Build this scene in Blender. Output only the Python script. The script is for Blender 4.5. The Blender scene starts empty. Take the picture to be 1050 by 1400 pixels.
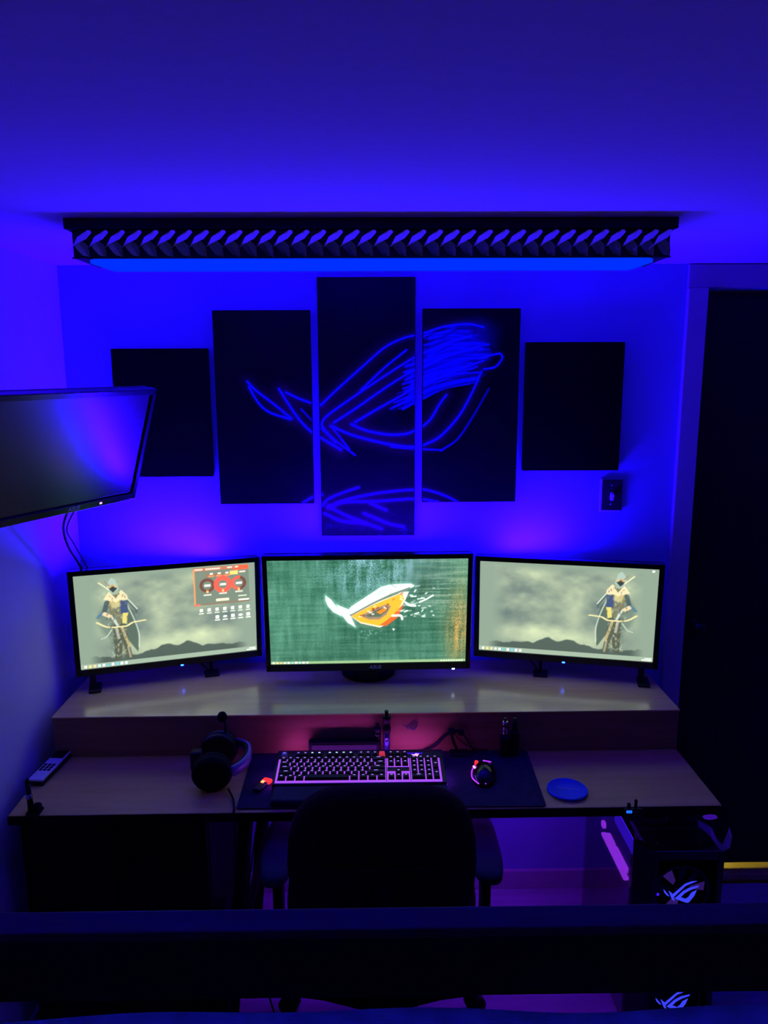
import bpy, bmesh, math, random
import numpy as np
from mathutils import Vector, Matrix
random.seed(7)
PI = math.pi
SC = bpy.context.scene
COL = SC.collection

# ------------------------------------------------------------------ camera
cd = bpy.data.cameras.new('camera')
cd.sensor_fit = 'VERTICAL'; cd.sensor_height = 36.0
cd.lens = 1033.0 / 1400.0 * 36.0
cd.clip_start = 0.02
cam = bpy.data.objects.new('camera', cd); COL.objects.link(cam)
_p, _y, _r = 0.1871, 0.0128, -0.0041
_fw = Vector((math.sin(_y)*math.cos(_p), math.cos(_y)*math.cos(_p), -math.sin(_p)))
_rt = Vector((math.cos(_y), -math.sin(_y), 0)); _up = _rt.cross(_fw)
_R = _rt*math.cos(_r) + _up*math.sin(_r); _U = -_rt*math.sin(_r) + _up*math.cos(_r)
cam.matrix_world = Matrix(((_R.x, _U.x, -_fw.x, 0), (_R.y, _U.y, -_fw.y, 0), (_R.z, _U.z, -_fw.z, 1.82), (0, 0, 0, 1)))
SC.camera = cam

# ------------------------------------------------------------------ world, exposure
w = bpy.data.worlds.new('world'); SC.world = w; w.use_nodes = True
w.node_tree.nodes['Background'].inputs[0].default_value = (0.0015, 0.0005, 0.004, 1)
w.node_tree.nodes['Background'].inputs[1].default_value = 1.0
SC.view_settings.view_transform = 'Standard'; SC.view_settings.look = 'None'
SC.view_settings.exposure = 0.0; SC.view_settings.gamma = 1.0
SC.view_settings.use_curve_mapping = False
try:
    SC.cycles.use_denoising = True
    SC.cycles.max_bounces = 10; SC.cycles.diffuse_bounces = 5
    SC.cycles.sample_clamp_indirect = 6.0
    SC.cycles.caustics_reflective = False
except Exception: pass

# light levels (all of them belong to lamps, screens or leds built below)
LED_BLUE = (0.015, 0.0006, 1.0);  LED_STRENGTH = 390.0
TUBE_BLUE = (0.0, 0.027, 1.0);  TUBE_STRENGTH = 1.1
DESK_PURPLE = (0.16, 0.008, 1.0);  DESK_STRENGTH = 46.0
SCREEN_GAIN = 1.5
KEY_STRENGTH = 0.95

# ------------------------------------------------------------------ materials
def mat(name, col, rough=0.6, metal=0.0, spec=0.5, emit=None, es=0.0, noise=0.0, nscale=20.0, bump=0.0, bscale=200.0, stretch=(1,1,1)):
    m = bpy.data.materials.new(name); m.use_nodes = True
    nt = m.node_tree; b = nt.nodes['Principled BSDF']
    b.inputs['Base Color'].default_value = (*col, 1); b.inputs['Roughness'].default_value = rough
    b.inputs['Metallic'].default_value = metal; b.inputs['Specular IOR Level'].default_value = spec
    if emit is not None:
        b.inputs['Emission Color'].default_value = (*emit, 1); b.inputs['Emission Strength'].default_value = es
    if noise or bump:
        tc = nt.nodes.new('ShaderNodeTexCoord'); mp = nt.nodes.new('ShaderNodeMapping')
        mp.inputs['Scale'].default_value = stretch
        nt.links.new(tc.outputs['Object'], mp.inputs['Vector'])
    if noise:
        n = nt.nodes.new('ShaderNodeTexNoise'); n.inputs['Scale'].default_value = nscale; n.inputs['Detail'].default_value = 5
        nt.links.new(mp.outputs[0], n.inputs['Vector'])
        r = nt.nodes.new('ShaderNodeValToRGB')
        r.color_ramp.elements[0].position = 0.3; r.color_ramp.elements[1].position = 0.7
        r.color_ramp.elements[0].color = (*[max(0, c*(1-noise)) for c in col], 1)
        r.color_ramp.elements[1].color = (*[min(1, c*(1+noise)) for c in col], 1)
        nt.links.new(n.outputs['Fac'], r.inputs['Fac']); nt.links.new(r.outputs['Color'], b.inputs['Base Color'])
    if bump:
        n2 = nt.nodes.new('ShaderNodeTexNoise'); n2.inputs['Scale'].default_value = bscale; n2.inputs['Detail'].default_value = 3
        nt.links.new(mp.outputs[0], n2.inputs['Vector'])
        bp = nt.nodes.new('ShaderNodeBump'); bp.inputs['Strength'].default_value = bump; bp.inputs['Distance'].default_value = 0.002
        nt.links.new(n2.outputs['Fac'], bp.inputs['Height']); nt.links.new(bp.outputs['Normal'], b.inputs['Normal'])
    return m

def emat(name, col, s):
    m = bpy.data.materials.new(name); m.use_nodes = True; nt = m.node_tree
    nt.nodes.remove(nt.nodes['Principled BSDF'])
    e = nt.nodes.new('ShaderNodeEmission'); e.inputs[0].default_value = (*col, 1); e.inputs[1].default_value = s
    nt.links.new(e.outputs[0], nt.nodes['Material Output'].inputs['Surface'])
    return m

def attr_mat(name, emission, gain=1.0, rough=0.5):
    m = bpy.data.materials.new(name); m.use_nodes = True; nt = m.node_tree
    a = nt.nodes.new('ShaderNodeAttribute'); a.attribute_name = 'paint'
    b = nt.nodes['Principled BSDF']
    if emission:
        b.inputs['Base Color'].default_value = (0.01, 0.01, 0.012, 1); b.inputs['Roughness'].default_value = 0.35
        b.inputs['Specular IOR Level'].default_value = 0.15
        nt.links.new(a.outputs['Color'], b.inputs['Emission Color']); b.inputs['Emission Strength'].default_value = gain
    else:
        nt.links.new(a.outputs['Color'], b.inputs['Base Color']); b.inputs['Roughness'].default_value = rough
        b.inputs['Specular IOR Level'].default_value = 0.08
    return m

def glass_mat(name, tint, gloss=0.08, rough=0.03, scatter=0.0):
    m = bpy.data.materials.new(name); m.use_nodes = True; nt = m.node_tree
    nt.nodes.remove(nt.nodes['Principled BSDF'])
    t = nt.nodes.new('ShaderNodeBsdfTransparent'); t.inputs[0].default_value = (*tint, 1)
    g = nt.nodes.new('ShaderNodeBsdfGlossy'); g.inputs['Roughness'].default_value = rough
    mx = nt.nodes.new('ShaderNodeMixShader'); mx.inputs[0].default_value = gloss
    nt.links.new(t.outputs[0], mx.inputs[1]); nt.links.new(g.outputs[0], mx.inputs[2])
    out = mx
    if scatter:
        d = nt.nodes.new('ShaderNodeBsdfTranslucent'); d.inputs[0].default_value = (0.8, 0.8, 0.9, 1)
        d2 = nt.nodes.new('ShaderNodeBsdfDiffuse'); d2.inputs[0].default_value = (0.8, 0.8, 0.9, 1)
        a = nt.nodes.new('ShaderNodeMixShader'); a.inputs[0].default_value = 0.5
        nt.links.new(d.outputs[0], a.inputs[1]); nt.links.new(d2.outputs[0], a.inputs[2])
        m2 = nt.nodes.new('ShaderNodeMixShader'); m2.inputs[0].default_value = scatter
        nt.links.new(mx.outputs[0], m2.inputs[1]); nt.links.new(a.outputs[0], m2.inputs[2]); out = m2
    nt.links.new(out.outputs[0], nt.nodes['Material Output'].inputs['Surface'])
    return m

def wood_mat(name, c1, c2, rough, spec=0.5, scale=(2.0, 26.0, 26.0), coat=0.0):
    m = bpy.data.materials.new(name); m.use_nodes = True; nt = m.node_tree; b = nt.nodes['Principled BSDF']
    tc = nt.nodes.new('ShaderNodeTexCoord'); mp = nt.nodes.new('ShaderNodeMapping'); mp.inputs['Scale'].default_value = scale
    n = nt.nodes.new('ShaderNodeTexNoise'); n.inputs['Scale'].default_value = 1.6; n.inputs['Detail'].default_value = 8
    n.inputs['Distortion'].default_value = 0.6
    r = nt.nodes.new('ShaderNodeValToRGB'); r.color_ramp.elements[0].position = 0.32; r.color_ramp.elements[1].position = 0.68
    r.color_ramp.elements[0].color = (*c1, 1); r.color_ramp.elements[1].color = (*c2, 1)
    nt.links.new(tc.outputs['Object'], mp.inputs['Vector']); nt.links.new(mp.outputs[0], n.inputs['Vector'])
    nt.links.new(n.outputs['Fac'], r.inputs['Fac']); nt.links.new(r.outputs['Color'], b.inputs['Base Color'])
    b.inputs['Roughness'].default_value = rough; b.inputs['Specular IOR Level'].default_value = spec
    b.inputs['Coat Weight'].default_value = coat; b.inputs['Coat Roughness'].default_value = 0.16; b.inputs['Coat IOR'].default_value = 1.7
    return m

M = {}
M['ceiling'] = mat('lilac ceiling paint', (0.86, 0.52, 0.80), 0.9, spec=0.1, noise=0.03, nscale=60, bump=0.15, bscale=350)
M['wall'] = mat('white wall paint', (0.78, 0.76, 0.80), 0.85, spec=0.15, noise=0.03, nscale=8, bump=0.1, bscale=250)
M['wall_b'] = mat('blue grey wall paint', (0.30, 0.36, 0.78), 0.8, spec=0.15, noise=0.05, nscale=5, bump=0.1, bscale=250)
M['trim'] = mat('painted trim', (0.50, 0.45, 0.52), 0.5, spec=0.3, noise=0.03)
M['floor'] = wood_mat('laminate floor', (0.34, 0.33, 0.42), (0.48, 0.46, 0.58), 0.45, 0.4, (1.0, 12, 1))
M['door'] = mat('dark door', (0.012, 0.008, 0.010), 0.55, spec=0.25, noise=0.2, nscale=12, stretch=(8, 8, 0.6))
M['birch'] = wood_mat('varnished birch plywood', (0.80, 0.56, 0.09), (0.92, 0.68, 0.15), 0.35, 0.4, coat=1.0)
M['birch_e'] = wood_mat('plywood edge', (0.36, 0.18, 0.06), (0.46, 0.25, 0.09), 0.7, 0.15)
M['desk'] = wood_mat('birch desk top', (0.74, 0.54, 0.07), (0.86, 0.64, 0.11), 0.5, 0.25)
M['black'] = mat('black plastic', (0.006, 0.006, 0.007), 0.45, spec=0.3, noise=0.2, nscale=80)
M['blackgloss'] = mat('glossy black plastic', (0.006, 0.006, 0.008), 0.18, spec=0.5, noise=0.1)
M['matte'] = mat('matte black', (0.005, 0.005, 0.006), 0.85, spec=0.1, noise=0.2, nscale=40)
M['canvas'] = mat('black canvas', (0.004, 0.003, 0.0025), 0.8, spec=0.06, noise=0.3, nscale=150, bump=0.3, bscale=900)
M['metal'] = mat('dark metal', (0.02, 0.02, 0.025), 0.4, 0.8, noise=0.15)
M['chrome'] = mat('bright steel', (0.5, 0.5, 0.55), 0.25, 1.0, noise=0.05)
M['foil'] = mat('satin silver foil', (0.80, 0.78, 0.80), 0.11, 1.0, noise=0.06, nscale=90)
M['pan'] = mat('brown fixture pan', (0.035, 0.028, 0.03), 0.6, spec=0.2, noise=0.2)
M['lens'] = emat('lit blue lamp diffuser', TUBE_BLUE, TUBE_STRENGTH)
M['rubber'] = mat('black rubber', (0.008, 0.008, 0.009), 0.7, spec=0.2, noise=0.2)
M['cloth_pad'] = mat('navy mouse mat cloth', (0.030, 0.022, 0.038), 0.85, spec=0.15, noise=0.25, nscale=60, bump=0.2, bscale=1200)
M['chair'] = mat('dark red chair fabric', (0.030, 0.004, 0.010), 0.95, spec=0.05, noise=0.35, nscale=120, bump=0.4, bscale=900)
M['armpad'] = mat('dark armrest vinyl', (0.022, 0.020, 0.035), 0.7, spec=0.2, noise=0.2)
M['cabinet'] = mat('black cabinet laminate', (0.004, 0.004, 0.005), 0.8, spec=0.08, noise=0.2)
M['bedwood'] = wood_mat('dark bed wood', (0.012, 0.008, 0.012), (0.022, 0.015, 0.022), 0.6, 0.25)
M['bedwood_lit'] = wood_mat('top lit bed wood', (0.05, 0.036, 0.05), (0.075, 0.055, 0.075), 0.6, 0.3)  # lighter bed wood: light on the rail's top face put into colour
M['blanket'] = mat('blue fleece blanket', (0.35, 0.72, 0.92), 1.0, spec=0.05, noise=0.25, nscale=25, bump=0.6, bscale=300)
M['mattress'] = mat('mattress ticking', (0.2, 0.2, 0.25), 0.9, noise=0.1)
M['silver'] = mat('silver plastic', (0.78, 0.74, 0.80), 0.4, 0.1, noise=0.05)
M['keycap'] = mat('black keycap', (0.010, 0.009, 0.013), 0.5, spec=0.3, noise=0.1)
M['keygrey'] = mat('grey keycap', (0.45, 0.42, 0.50), 0.5, noise=0.1)
M['keyred'] = mat('red keycap', (0.6, 0.03, 0.05), 0.5, noise=0.1, emit=(1, 0.05, 0.1), es=0.5)
M['kbtop'] = mat('brushed keyboard top plate', (0.035, 0.035, 0.05), 0.4, 0.6, noise=0.1)
M['coaster'] = mat('blue silicone coaster', (0.004, 0.075, 0.62), 0.55, spec=0.3, noise=0.05)
M['coaster_ink'] = mat('grey coaster print', (0.16, 0.22, 0.55), 0.6, noise=0.05)
M['navy'] = mat('navy metal tube', (0.03, 0.03, 0.12), 0.35, 0.6, noise=0.1)
M['plate'] = mat('brown switch plate', (0.030, 0.020, 0.028), 0.45, spec=0.3, noise=0.1)
M['toggle'] = mat('ivory switch toggle', (0.6, 0.6, 0.75), 0.4, noise=0.05)
M['greyink'] = mat('grey lettering', (0.35, 0.35, 0.42), 0.5, noise=0.02, emit=(0.3, 0.3, 0.4), es=0.05)
M['emblem'] = mat('dark emblem sticker', (0.02, 0.016, 0.035), 0.4, noise=0.1)
M['brass'] = mat('brass threshold', (0.75, 0.6, 0.2), 0.4, 0.3, noise=0.1)
M['hall'] = mat('hall floor', (0.8, 0.66, 0.22), 0.7, noise=0.1)
M['tvscreen'] = mat('dark glossy panel', (0.010, 0.010, 0.014), 0.22, spec=0.9, noise=0.02)
M['glass'] = glass_mat('tinted case glass', (0.80, 0.78, 0.86), gloss=0.28)
M['clear'] = glass_mat('clear plastic', (0.75, 0.7, 0.85), rough=0.15, scatter=0.35)
M['led'] = emat('blue led strip', LED_BLUE, LED_STRENGTH)
M['led_desk'] = emat('purple led strip', DESK_PURPLE, DESK_STRENGTH)
M['plate_glow'] = emat('purple keyboard backlight', (0.42, 0.09, 1.0), KEY_STRENGTH)
M['legend'] = emat('key legend', (0.42, 0.25, 1.0), 1.0)
M['legend_w'] = emat('white key legend', (0.6, 0.7, 1.0), 1.6)
M['glow_red'] = emat('red led', (1.0, 0.02, 0.03), 2.0)
M['glow_hot'] = emat('hot red led', (1.0, 0.25, 0.1), 3.0)
M['glow_mag'] = emat('magenta led', (0.75, 0.06, 1.0), 0.9)
M['glow_magbar'] = emat('magenta light bar', (0.40, 0.04, 0.95), 1.5)
M['glow_pink'] = emat('pink led', (1.0, 0.5, 1.0), 1.5)
M['glow_purple'] = emat('violet led', (0.045, 0.008, 0.75), 1.0)
M['glow_blue'] = emat('blue indicator', (0.01, 0.12, 1.0), 1.4)
M['glow_blue_s'] = emat('bright blue indicator', (0.02, 0.10, 1.0), 12.0)
M['glow_white'] = emat('white indicator', (0.4, 0.6, 1.0), 5.0)
M['fanlogo'] = emat('lit fan emblem', (0.045, 0.055, 0.95), 1.0)
M['puck'] = emat('violet puck lens', (0.05, 0.006, 0.40), 0.7)

# ------------------------------------------------------------------ mesh helpers
def bm_box(bm, c, s, bev=0.0, seg=2, rot=None):
    t = bmesh.new(); bmesh.ops.create_cube(t, size=1.0)
    bmesh.ops.scale(t, vec=s, verts=t.verts)
    if bev > 0: bmesh.ops.bevel(t, geom=t.edges[:], offset=bev, segments=seg, affect='EDGES', profile=0.5)
    if rot is not None: bmesh.ops.transform(t, matrix=rot, verts=t.verts)
    bmesh.ops.translate(t, vec=c, verts=t.verts)
    _merge(bm, t)
def _merge(bm, t):
    me = bpy.data.meshes.new('tmp'); t.to_mesh(me); t.free(); bm.from_mesh(me); bpy.data.meshes.remove(me)
def bm_lathe(bm, prof, c=(0,0,0), n=28, rot=None, mi=0):
    vs = []
    R = rot or Matrix.Identity(4)
    for r, z in prof:
        vs.append([bm.verts.new(Vector(c) + (R @ Vector((r*math.cos(2*PI*k/n), r*math.sin(2*PI*k/n), z)))) for k in range(n)])
    for a, b in zip(vs[:-1], vs[1:]):
        for k in range(n):
            f = bm.faces.new((a[k], a[(k+1)%n], b[(k+1)%n], b[k])); f.smooth = True; f.material_index = mi
    f = bm.faces.new(vs[0][::-1]); f.material_index = mi
    f = bm.faces.new(vs[-1]); f.material_index = mi
def bm_tube(bm, pts, r, n=8, caps=True):
    P = [Vector(p) for p in pts]; rings = []; prev = None
    rr = r if isinstance(r, (list, tuple)) else [r]*len(P)
    for i, p in enumerate(P):
        d = (P[min(i+1, len(P)-1)] - P[max(i-1, 0)]).normalized()
        a = prev if prev is not None else (Vector((0,0,1)) if abs(d.z) < 0.9 else Vector((1,0,0)))
        u = (a - d*a.dot(d)).normalized(); prev = u; v = d.cross(u)
        rings.append([bm.verts.new(p + (u*math.cos(2*PI*k/n) + v*math.sin(2*PI*k/n))*rr[i]) for k in range(n)])
    for a, b in zip(rings[:-1], rings[1:]):
        for k in range(n):
            f = bm.faces.new((a[k], a[(k+1)%n], b[(k+1)%n], b[k])); f.smooth = True
    if caps: bm.faces.new(rings[0][::-1]); bm.faces.new(rings[-1])
def spline(pts, n=8):
    P = [Vector(p) for p in pts]; out = []
    Q = [P[0]*2-P[1]] + P + [P[-1]*2-P[-2]]
    for i in range(1, len(Q)-2):
        for k in range(n):
            t = k/n; a, b, c, d = Q[i-1], Q[i], Q[i+1], Q[i+2]
            out.append(0.5*((2*b)+(c-a)*t+(2*a-5*b+4*c-d)*t*t+(3*b-a-3*c+d)*t**3))
    return out + [P[-1]]
def bm_prism(bm, poly, z0, z1, M4=None):
    M4 = M4 or Matrix.Identity(4)
    a = [bm.verts.new(M4 @ Vector((x, y, z0))) for x, y in poly]; b = [bm.verts.new(M4 @ Vector((x, y, z1))) for x, y in poly]
    n = len(poly)
    bm.faces.new(a[::-1]); bm.faces.new(b)
    for k in range(n): bm.faces.new((a[k], a[(k+1)%n], b[(k+1)%n], b[k]))
def obj(name, bm, m, parent=None, tri=False):
    if tri: bmesh.ops.triangulate(bm, faces=bm.faces[:])
    bmesh.ops.recalc_face_normals(bm, faces=bm.faces)
    me = bpy.data.meshes.new(name); bm.to_mesh(me); bm.free()
    for x in (m if isinstance(m, (list, tuple)) else [m]): me.materials.append(x)
    o = bpy.data.objects.new(name, me); COL.objects.link(o)
    if parent is not None: o.parent = parent
    return o
def box(name, c, s, m, parent=None, bev=0.0, seg=2, rot=None):
    bm = bmesh.new(); bm_box(bm, c, s, bev, seg, rot); return obj(name, bm, m, parent)
def boxb(name, lo, hi, m, parent=None, bev=0.0, seg=2):
    return box(name, [(a+b)/2 for a, b in zip(lo, hi)], [b-a for a, b in zip(lo, hi)], m, parent, bev, seg)
def tube(name, pts, r, m, parent=None, n=8):
    bm = bmesh.new(); bm_tube(bm, pts, r, n); return obj(name, bm, m, parent)
def lathe(name, prof, c, m, parent=None, n=28, rot=None):
    bm = bmesh.new(); bm_lathe(bm, prof, c, n, rot); return obj(name, bm, m, parent)
def tag(o, label, cat, group=None):
    o['label'] = label; o['category'] = cat
    if group: o['group'] = group
    return o
def thing(name, label, cat, loc=(0,0,0), rotz=0.0, group=None):
    o = bpy.data.objects.new(name, None); COL.objects.link(o)
    o.location = loc; o.rotation_euler = (0, 0, rotz); o.empty_display_size = 0.05
    return tag(o, label, cat, group)
def struct(o):
    o['kind'] = 'structure'; return o
def RX(a): return Matrix.Rotation(a, 4, 'X')
def RY(a): return Matrix.Rotation(a, 4, 'Y')
def RZ(a): return Matrix.Rotation(a, 4, 'Z')

def grid_paint(name, rgb, to3d, m, parent=None, linear=True):
    """flat print: a fine grid whose vertices carry the picture"""
    H, W = rgb.shape[:2]
    uu, vv = np.meshgrid(np.linspace(0, 1, W), np.linspace(0, 1, H))
    co = to3d(uu.ravel(), vv.ravel())
    idx = np.arange(W*H).reshape(H, W)
    f = np.stack([idx[1:, :-1], idx[1:, 1:], idx[:-1, 1:], idx[:-1, :-1]], -1).reshape(-1, 4)
    me = bpy.data.meshes.new(name)
    me.vertices.add(W*H); me.vertices.foreach_set('co', co.astype(np.float32).ravel())
    me.loops.add(f.size); me.loops.foreach_set('vertex_index', f.astype(np.int32).ravel())
    me.polygons.add(len(f)); me.polygons.foreach_set('loop_start', np.arange(0, f.size, 4, dtype=np.int32))
    me.update(calc_edges=True)
    c = np.clip(rgb, 0, 1).reshape(-1, 3)
    c = np.where(c <= 0.04045, c/12.92, ((c+0.055)/1.055)**2.4)
    at = me.color_attributes.new('paint', 'FLOAT_COLOR', 'POINT')
    at.data.foreach_set('color', np.concatenate([c, np.ones((len(c), 1))], 1).astype(np.float32).ravel())
    me.materials.append(m)
    o = bpy.data.objects.new(name, me); COL.objects.link(o)
    if parent is not None: o.parent = parent
    return o

def text_bm(bm, s, size, M4, depth=0.0006, shear=0.0):
    cu = bpy.data.curves.new('txt', 'FONT'); cu.body = s; cu.size = size; cu.extrude = depth; cu.align_x = 'CENTER'; cu.align_y = 'CENTER'; cu.shear = shear
    cu.resolution_u = 2
    o = bpy.data.objects.new('txt', cu); COL.objects.link(o)
    dg = bpy.context.evaluated_depsgraph_get(); me = bpy.data.meshes.new_from_object(o.evaluated_get(dg))
    me.transform(M4); bm.from_mesh(me)
    bpy.data.objects.remove(o); bpy.data.curves.remove(cu); bpy.data.meshes.remove(me)

# ------------------------------------------------------------------ painting helpers (numpy rasters in sRGB)
class Raster:
    def __init__(s, W, H, x0, x1, y0, y1, base):
        s.X, s.Y = np.meshgrid(np.linspace(x0, x1, W), np.linspace(y0, y1, H))
        s.a = np.zeros((H, W, 3)); s.a[:] = base; s.px = abs(x1-x0)/W
    def blend(s, al, col, add=False):
        al = np.clip(al, 0, 1)[..., None]; col = np.asarray(col, float)
        s.a = s.a + al*col if add else s.a*(1-al) + col*al
    def sdseg(s, p, q):
        px, py = s.X-p[0], s.Y-p[1]; dx, dy = q[0]-p[0], q[1]-p[1]
        t = np.clip((px*dx+py*dy)/(dx*dx+dy*dy+1e-12), 0, 1)
        return np.hypot(px-t*dx, py-t*dy)
    def stroke(s, pts, wd, col, al=1.0, soft=None, add=False, smooth=True):
        soft = soft or s.px
        if smooth and len(pts) > 2: pts = [(p.x, p.y) for p in spline([(x, y, 0) for x, y in pts], 5)]
        d = np.full(s.X.shape, 1e9)
        for p, q in zip(pts[:-1], pts[1:]): d = np.minimum(d, s.sdseg(p, q))
        s.blend(al*np.clip(1-(d-wd/2)/soft, 0, 1), col, add)
    def poly(s, pts, col, al=1.0, soft=None):
        soft = soft or s.px
        ins = np.zeros(s.X.shape, bool); d = np.full(s.X.shape, 1e9); n = len(pts)
        for i in range(n):
            p, q = pts[i], pts[(i+1) % n]
            d = np.minimum(d, s.sdseg(p, q))
            c = ((p[1] > s.Y) != (q[1] > s.Y))
            with np.errstate(all='ignore'):
                xi = (q[0]-p[0])*(s.Y-p[1])/((q[1]-p[1]) if q[1] != p[1] else 1e-12)+p[0]
            ins ^= c & (s.X < xi)
        sd = np.where(ins, d, -d)
        s.blend(al*np.clip(sd/soft+0.5, 0, 1), col)
    def disc(s, c, r, col, al=1.0, soft=None, ring=None):
        soft = soft or s.px; d = np.hypot(s.X-c[0], s.Y-c[1])
        if ring: d = np.abs(d-r); r = ring
        s.blend(al*np.clip((r-d)/soft+0.5, 0, 1), col)
    def rect(s, x0, y0, x1, y1, col, al=1.0, soft=None):
        soft = soft or s.px
        d = np.minimum(np.minimum(s.X-x0, x1-s.X), np.minimum(s.Y-y0, y1-s.Y))
        s.blend(al*np.clip(d/soft+0.5, 0, 1), col)
def vnoise(X, Y, seed):
    rng = np.random.RandomState(seed); T = rng.rand(64, 64)
    xi, yi = np.floor(X).astype(int), np.floor(Y).astype(int); fx, fy = X-xi, Y-yi
    fx = fx*fx*(3-2*fx); fy = fy*fy*(3-2*fy)
    g = lambda a, b: T[a % 64, b % 64]
    return (g(xi, yi)*(1-fx)+g(xi+1, yi)*fx)*(1-fy)+(g(xi, yi+1)*(1-fx)+g(xi+1, yi+1)*fx)*fy
def fbm(X, Y, seed, o=5):
    r = 0; a = 0.5
    for k in range(o): r = r+a*vnoise(X*2**k+k*7.3, Y*2**k+k*3.1, seed+k); a *= 0.5
    return r/(1-0.5**o)
C8 = lambda r, g, b: (r/255, g/255, b/255)

# ================================================================== THE ROOM
CEIL = 2.1325; DY = 2.40; XL = -0.957; XR = 1.90; YB = -1.30
struct(boxb('floor', (XL-0.1, YB-0.1, -0.1), (XR+0.1, DY, 0), M['floor']))
struct(boxb('ceiling', (XL-0.1, YB-0.1, CEIL), (XR+0.1, DY+0.1, CEIL+0.1), M['ceiling']))
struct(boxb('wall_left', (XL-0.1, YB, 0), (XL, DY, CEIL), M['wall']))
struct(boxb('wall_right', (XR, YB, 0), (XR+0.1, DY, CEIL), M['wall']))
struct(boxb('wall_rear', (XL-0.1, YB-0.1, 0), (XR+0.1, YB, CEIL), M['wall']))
DX0, DX1, DZ = 1.026, 1.79, 2.056
bm = bmesh.new()
bm_box(bm, ((XL-0.1+DX0)/2, DY+0.05, CEIL/2), (DX0-XL+0.1, 0.1, CEIL))
bm_box(bm, ((DX1+XR+0.1)/2, DY+0.05, CEIL/2), (XR+0.1-DX1, 0.1, CEIL))
bm_box(bm, ((DX0+DX1)/2, DY+0.05, (DZ+CEIL)/2), (DX1-DX0, 0.1, CEIL-DZ))
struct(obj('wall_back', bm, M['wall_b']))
struct(boxb('trim_1', (0.964, DY-0.022, 0), (DX0, DY, DZ+0.004), M['trim'], bev=0.003))
struct(boxb('trim_2', (0.964, DY-0.014, DZ+0.0045), (DX1+0.062, DY, CEIL-0.003), M['trim'], bev=0.003))
struct(boxb('trim_3', (DX1, DY-0.016, 0), (DX1+0.062, DY, DZ+0.004), M['trim'], bev=0.003))
struct(boxb('baseboard_back', (XL+0.014, DY-0.014, 0), (0.963, DY, 0.072), M['trim'], bev=0.003))
struct(boxb('baseboard_left', (XL, YB, 0), (XL+0.013, DY, 0.072), M['trim'], bev=0.003))
# the dark door with light under it
d = thing('door_1', 'dark closed door with warm light showing under it', 'door', (DX0, DY, 0)); d['kind'] = 'structure'
boxb('door_slab', (0.003, 0.03, 0.062), (DX1-DX0-0.003, 0.068, DZ-0.004), M['door'], d, 0.002)
lathe('knob', [(0.024, 0), (0.024, 0.006), (0.010, 0.010), (0.010, 0.03), (0.024, 0.038), (0.028, 0.052), (0.020, 0.064), (0.004, 0.067)], (0.055, 0.03, 0.965), M['metal'], d, 20, RX(PI/2))
th = struct(boxb('trim_4', (DX0+0.001, DY+0.012, 0), (DX1-0.001, DY+0.085, 0.030), M['brass'], bev=0.004))
struct(boxb('floor_hall', (DX0-0.3, DY+0.1, -0.1), (DX1+0.3, DY+1.0, 0.028), M['hall']))
hl = bpy.data.lights.new('hall_lamp', 'POINT'); hl.energy = 2.8; hl.color = (1.0, 0.78, 0.16); hl.shadow_soft_size = 0.05
ho = bpy.data.objects.new('hall_lamp', hl); COL.objects.link(ho); ho.location = (DX0+0.30, DY+0.30, 0.40)
tag(ho, 'warm lamp of the hall behind the dark door', 'lamp')

# ================================================================== DESK AND RAISED SHELF
DK = 0.74
dt = 0.006
t = thing('desk', 'long birch plywood desk with black trestle legs against the back wall', 'desk', (0, 2.05, 0), dt)
boxb('table_top', (-0.912, -0.340, DK-0.022), (0.866, 0.333, DK), M['desk'], t, 0.002)
boxb('front_edging', (-0.912, -0.3425, DK-0.024), (0.866, -0.3402, DK-0.0008), M['matte'], t)
def trestle(px):
    bm = bmesh.new()
    for sy in (-0.26, 0.20):
        bm_tube(bm, [(px+0.02, sy, DK-0.024), (px-0.055 if px < 0 else px+0.055, sy*1.1, 0.0)], [0.018, 0.022], 4)
    bm_box(bm, (px+0.01, -0.03, DK-0.035), (0.035, 0.50, 0.022)); bm_box(bm, (px-0.012 if px < 0 else px+0.03, -0.03, 0.30), (0.02, 0.47, 0.025))
    return bm
obj('trestle_leg', trestle(-0.355), M['matte'], t); boxb('rear_leg', (0.76, 0.22, 0), (0.80, 0.26, DK-0.0235), M['matte'], t)
boxb('led_strip', (-0.30, 0.05, DK-0.034), (0.62, 0.065, DK-0.0225), M['led_desk'], t)
boxb('rear_rail', (-0.90, 0.29, DK-0.09), (0.85, 0.31, DK-0.023), M['matte'], t)
SZ = 0.862
t = thing('monitor_shelf', 'raised birch shelf along the back of the desk carrying three monitors', 'shelf', (0, 2.05, DK), dt)
boxb('top_board', (-0.912, -0.055, SZ-DK-0.004), (0.868, 0.335, SZ-DK), M['birch'], t, 0.001)
boxb('front_panel', (-0.910, -0.0535, 0.001), (0.866, -0.038, SZ-DK-0.0045), M['birch_e'], t, 0.001)
for x in (-0.900, 0.856): boxb('end_panel', (x-0.008, -0.0375, 0.001), (x+0.008, 0.33, SZ-DK-0.0045), M['birch_e'], t)


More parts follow.
